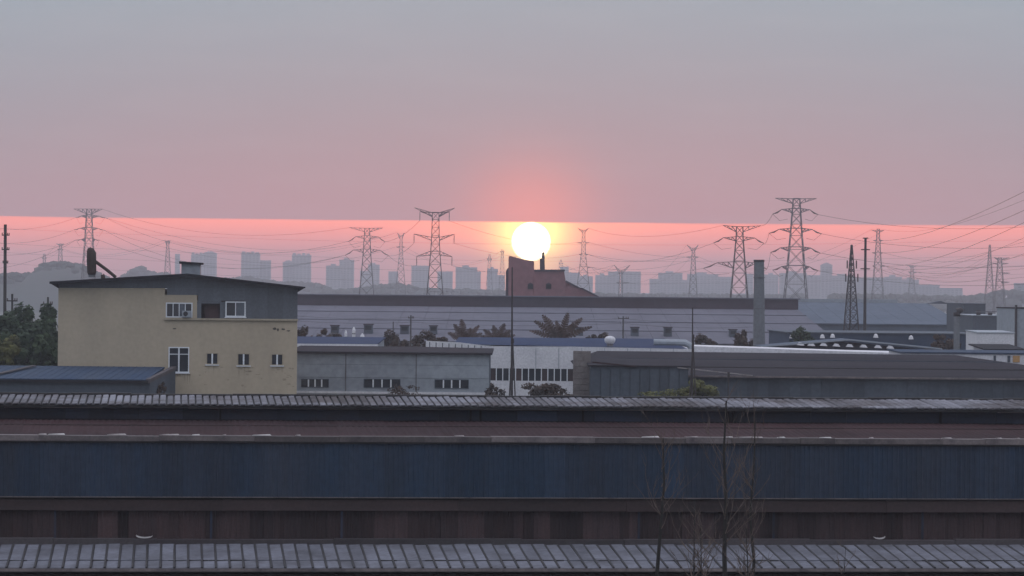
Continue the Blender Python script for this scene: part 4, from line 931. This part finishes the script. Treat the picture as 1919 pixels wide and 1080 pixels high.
# ================================================================== vegetation
def leaves(c, rx, ry, rz, n, size, seed, clumps=30, sq=.55):
    q = random.Random(seed); m = MB(); cs = []
    for i in range(clumps):
        while True:
            v = Vector((q.uniform(-1, 1), q.uniform(-1, 1), q.uniform(-.9, 1)))
            if v.length < 1: break
        cs.append((v, q.uniform(.18, .38)))
    for i in range(n):
        v, r = q.choice(cs)
        d = Vector((q.gauss(0, 1), q.gauss(0, 1), q.gauss(0, 1))).normalized() * (r * q.uniform(.55, 1.05))
        p = Vector(((v.x + d.x) * rx, (v.y + d.y) * ry, (v.z + d.z) * rz)) + Vector(c)
        nrm = (d.normalized() + Vector((q.uniform(-.7, .7), q.uniform(-.7, .7), q.uniform(-.2, .9)))).normalized()
        a = nrm.orthogonal().normalized(); a.rotate(Matrix.Rotation(q.uniform(0, 6.28), 3, nrm)); b = nrm.cross(a)
        s = size * q.uniform(.6, 1.3)
        m.add([p - a * s, p + b * s * sq, p + a * s, p - b * s * sq], [(0, 1, 2, 3)])
    return m
def tree(x, D, ytop, ybot, wpx_, label, seed, mat='leaf', n=3500, size=.28, name='leafy_tree', group=None, cat='tree'):
    k = D / F; top = PZ(x, ytop, D); bot = PZ(x, ybot, D); X = PX(x, (ytop + ybot) / 2, D)
    o = thing(name, (X, D, 0), label, cat, group)
    rz = (top - bot) / 2 / 1.15; rx = wpx_ * k / 2 / 1.15
    leaves((X, D, (top + bot) / 2), rx, max(rx * .8, 1.2), rz, n, size, seed).build('crown', MT[mat], o)
    m = MB(); q = random.Random(seed); m.path([(X, D, 0), (X + .1, D, bot), (X - .1, D, bot + rz)], [.25, .17, .07], 6)
    for i in range(6):
        a = q.uniform(0, 6.28); z0 = bot + rz * q.uniform(-.3, .5)
        m.path([(X, D, z0), (X + math.cos(a) * rx * .6, D + math.sin(a) * rx * .5, z0 + rz * .8)], [.09, .03], 5)
    m.build('trunk', MT['bark'], o)
G = 'trees left of the cream building'
tree(-12, 345, 580, 700, 120, 'dark tree at the left edge', 11, n=6000, group=G)
tree(30, 352, 572, 700, 100, 'tallest dark tree under the left crossarm pole', 12, n=6000, group=G)
tree(66, 348, 578, 705, 96, 'dark tree in the middle of the left clump', 13, n=6000, group=G)
tree(104, 352, 572, 705, 84, 'dark tree against the cream wall', 14, n=6000, group=G)
tree(52, 335, 606, 712, 110, 'lower dark tree in front of the left clump', 15, n=6000, group=G)
tree(92, 326, 624, 712, 70, 'small dark tree tucked beside the cream wall', 16, n=4000, group=G)
tree(4, 312, 622, 704, 72, 'yellow green tree at the left edge above the annex', 17, 'leaf_y', n=4500, size=.22)
tree(298, 288, 711, 755, 30, 'small bush at the foot of the cream wall', 21, 'leaf_d', 1200, .13, 'bush', cat='bush')
tree(1022, 291, 717, 764, 112, 'wide low bush before the white workshop', 22, 'leaf_d', 4200, .13, 'bush', cat='bush')
tree(928, 296, 716, 760, 40, 'small dark bush left of the thin mast', 27, 'leaf_d', 1200, .12, 'bush', cat='bush')
tree(1308, 290, 706, 762, 82, 'yellow green bush around the right thin mast', 23, 'leaf_y', 3600, .14, 'bush', cat='bush')
tree(1235, 289, 729, 760, 92, 'low strip of dry shrub left of the yellow green bush', 24, 'leaf_y', 1600, .11, 'bush', cat='bush')
tree(758, 316, 720, 758, 72, 'thin straggly bush under the middle windows', 25, 'leaf_d', 700, .12, 'bush', cat='bush')
for i, (x, D, yt, yb, w, lab, mt_) in enumerate(((575, 430, 610, 650, 34, 'dark tree touching the right edge of the cream building', 'leaf_d'), (612, 432, 617, 650, 52, 'dark round tree behind the bright blue roof', 'leaf_d'),
    (735, 425, 621, 662, 60, 'brown bush right of the dark ventilator', 'leaf_d'), (790, 428, 620, 660, 62, 'brown bushy tree left of the fan palms', 'leaf_d'), (838, 430, 630, 655, 50, 'brown tree beside the louvred white gable', 'leaf_d'),
    (1122, 432, 622, 645, 44, 'low brown shrub right of the big fan palm', 'leaf_d'), (1395, 440, 618, 655, 36, 'small dark shrub left of the concrete chimney', 'leaf_d'), (1500, 450, 614, 650, 44, 'green shrub right of the concrete chimney', 'leaf'), (1325, 440, 622, 655, 44, 'small shrub right of the thin mast', 'leaf_d'),
    (1765, 430, 625, 660, 60, 'olive tree left of the gooseneck pipe', 'leaf_d'))):
    tree(x, D, yt, yb + 30, w * 1.2, lab, 40 + i, mt_, 3200, .22, 'shrub_tree', 'trees between the sheds')
def palm(x, D, yb, fr, label, seed):
    q = random.Random(seed); b = P(x, yb, D)
    o = thing('fan_palm', (b.x, D, 0), label, 'palm', 'palms between the sheds')
    MB().path([(b.x, D, 0), b], [.3, .22], 8).build('trunk', MT['bark'], o)
    for (dx, dy, w) in fr:
        k = D / F; L_ = math.hypot(dx, dy) * k; a = math.atan2(-dy, dx)
        d = Vector((math.cos(a), q.uniform(-.5, .5), math.sin(a))); d.normalize(); side = d.cross(Vector((0, 1, 0))).normalized()
        m = MB(); n = 12; cen = []
        for i in range(n + 1):
            t = i / n; cen.append(b + d * L_ * t - Vector((0, 0, .16 * L_ * t * t)) + Vector((0, 0, .10 * L_ * t)))
        m.path(cen, [.05 * (1 - i / n) + .012 for i in range(n + 1)], 4)
        for i in range(1, n):
            t = i / n; ww = w * k * .80 * (math.sin(math.pi * min(1, t ** .8)) ** .7) * q.uniform(.75, 1.1)
            for sg in (-1, 1):
                c0, c1 = cen[i], cen[i + 1]; e = side * sg * ww + d * ww * .45 + Vector((0, q.uniform(-.2, .2), -.10 * ww))
                m.add([c0, c1, c1 + e * .92, c0.lerp(c1, .3) + e], [(0, 1, 2, 3)])
        m.build('frond', MT['frond'], o)
palm(1050, 440, 640, [(-50, -42, 9), (-34, -52, 9), (-22, -22, 8), (-8, -40, 9), (14, -56, 10), (34, -40, 9), (44, -50, 9), (60, -32, 8), (-58, -22, 7), (-2, -30, 7)], 'big broad-leaved palm in the middle of the sheds', 3)
palm(872, 424, 643, [(-22, -38, 9), (-8, -46, 10), (10, -30, 8), (28, -38, 8), (-36, -22, 8), (34, -22, 7), (2, -22, 9)], 'palm above the louvred white gable', 4)
palm(932, 425, 643, [(-26, -26, 8), (-8, -34, 9), (14, -40, 9), (26, -26, 8), (36, -18, 7), (-34, -14, 7)], 'smaller palm left of the thin tall mast', 5)

for i, (x, y, h, w_, lab) in enumerate(((648, 634, 14, 5, 'slim white tank left of the tall dark ventilator'), (663, 632, 18, 6, 'tallest white tank behind the bright blue roof'), (679, 636, 10, 8, 'low white tank right of the bright blue roof'))):
    Dt = 445 + i * 3; q = P(x, y, Dt); t_ = P(x, y - h, Dt); k = Dt / F
    o = thing('storage_tank', (q.x, Dt, 0), lab, 'tank', 'white tanks behind the blue roof')
    MB().path([(q.x, Dt, 0), (q.x, Dt, t_.z - .5), (q.x, Dt, t_.z - .2)], [w_ * k / 2, w_ * k / 2, w_ * k * .4], 14).build('shell', MT['white'], o, smooth=True)
    MB().path([(q.x, Dt, t_.z - .25), (q.x, Dt, t_.z)], [w_ * k * .42, .06], 14).build('dome', MT['white'], o, smooth=True)
    for zz_ in (1.0, 2.0): MB().path([(q.x, Dt, t_.z - zz_), (q.x, Dt, t_.z - zz_ + .12)], w_ * k / 2 + .03, 14).build('hoop', MT['steel'], o)
# bare saplings in front of the sheds
def bare(x, D, ybase_px, ytop, lean, r, label, seed, nb, spread, low):
    q = random.Random(seed); b = P(x, 1080, D); t_ = P(x + lean, ytop, D)
    o = thing('bare_tree', (b.x, D, 0), label, 'tree', 'bare saplings in front of the sheds')
    pts = []; n = 9
    for i in range(n + 1):
        t = i / n; p = Vector((b.x, D, 0)).lerp(t_, t); p.x += q.uniform(-.11, .11) * (t > .1); pts.append(p)
    MB().path(pts, [r * 1.6 * (1 - .86 * (i / n) ** 1.0) for i in range(n + 1)], 6).build('trunk', MT['bark'], o)
    tw = MB(); zlo = PZ(x, low, D)
    def grow(p, d, L_, rr, dep):
        n_ = 4; ps = [p]
        for i in range(n_):
            d = (d + Vector((q.uniform(-.16, .16), q.uniform(-.16, .16), q.uniform(0, .16)))).normalized(); ps.append(ps[-1] + d * L_ / n_)
        tw.path(ps, [rr * (1 - .7 * i / n_) for i in range(n_ + 1)], 4)
        if dep:
            for i in range(q.randint(1, 3)):
                a = q.choice(ps[1:]); dd = (d + Vector((q.uniform(-.8, .8), q.uniform(-.7, .7), q.uniform(-.1, .5)))).normalized(); grow(a, dd, L_ * q.uniform(.4, .7), rr * .66, dep - 1)
    for i in range(nb):
        f = q.random() ** .8; z = zlo + (t_.z - zlo) * f
        tt = z / t_.z; p = Vector((b.x, D, 0)).lerp(t_, tt); a = q.uniform(0, 6.28)
        grow(p, Vector((math.cos(a) * .8, math.sin(a) * .5, q.uniform(.5, 1.0))).normalized(), spread * (1 - .5 * f) * q.uniform(.6, 1.1), .022 * (1 - .4 * f), 2)
    tw.build('twigs', MT['twig'], o)['kind'] = 'stuff'
bare(1231, 112, 1080, 822, 10, .105, 'bare sapling with straight dark trunk, leftmost of three', 5, 17, 1.9, 1075)
bare(1362, 114, 1080, 752, -4, .115, 'tallest bare sapling, middle of three', 6, 20, 2.2, 1078)
bare(1402, 116, 1080, 790, 12, .085, 'thin leaning bare sapling, rightmost of three', 9, 14, 1.9, 1070)
bare(1285, 111, 1080, 940, 16, .05, 'short bare shrub between the saplings', 12, 12, 1.5, 1120)
bare(1330, 109, 1080, 985, -14, .05, 'dense bare shrub left of the tallest sapling', 18, 22, 1.1, 1120)
bare(1392, 110, 1080, 990, 10, .05, 'dense bare shrub right of the tallest sapling', 20, 20, 1.1, 1120)
bare(1565, 113, 1080, 1025, 14, .03, 'single bare twig standing right of the saplings', 15, 3, .7, 1100)

# ================================================================== haze
hz = MB().box(-4400, 4400, -500, 8900, -1.0, 112)
hm = bpy.data.materials.new('haze'); hm.use_nodes = True; t = hm.node_tree; t.nodes.clear()
pv = t.nodes.new('ShaderNodeVolumePrincipled'); ou = t.nodes.new('ShaderNodeOutputMaterial'); t.links.new(pv.outputs[0], ou.inputs['Volume'])
pv.inputs['Color'].default_value = (.87, .90, 1.0, 1); pv.inputs['Density'].default_value = HAZE_DENSITY; pv.inputs['Anisotropy'].default_value = .5
tag(hz.build('haze', hm), 'thin pale haze filling the air over the whole town', 'haze', kind='stuff')
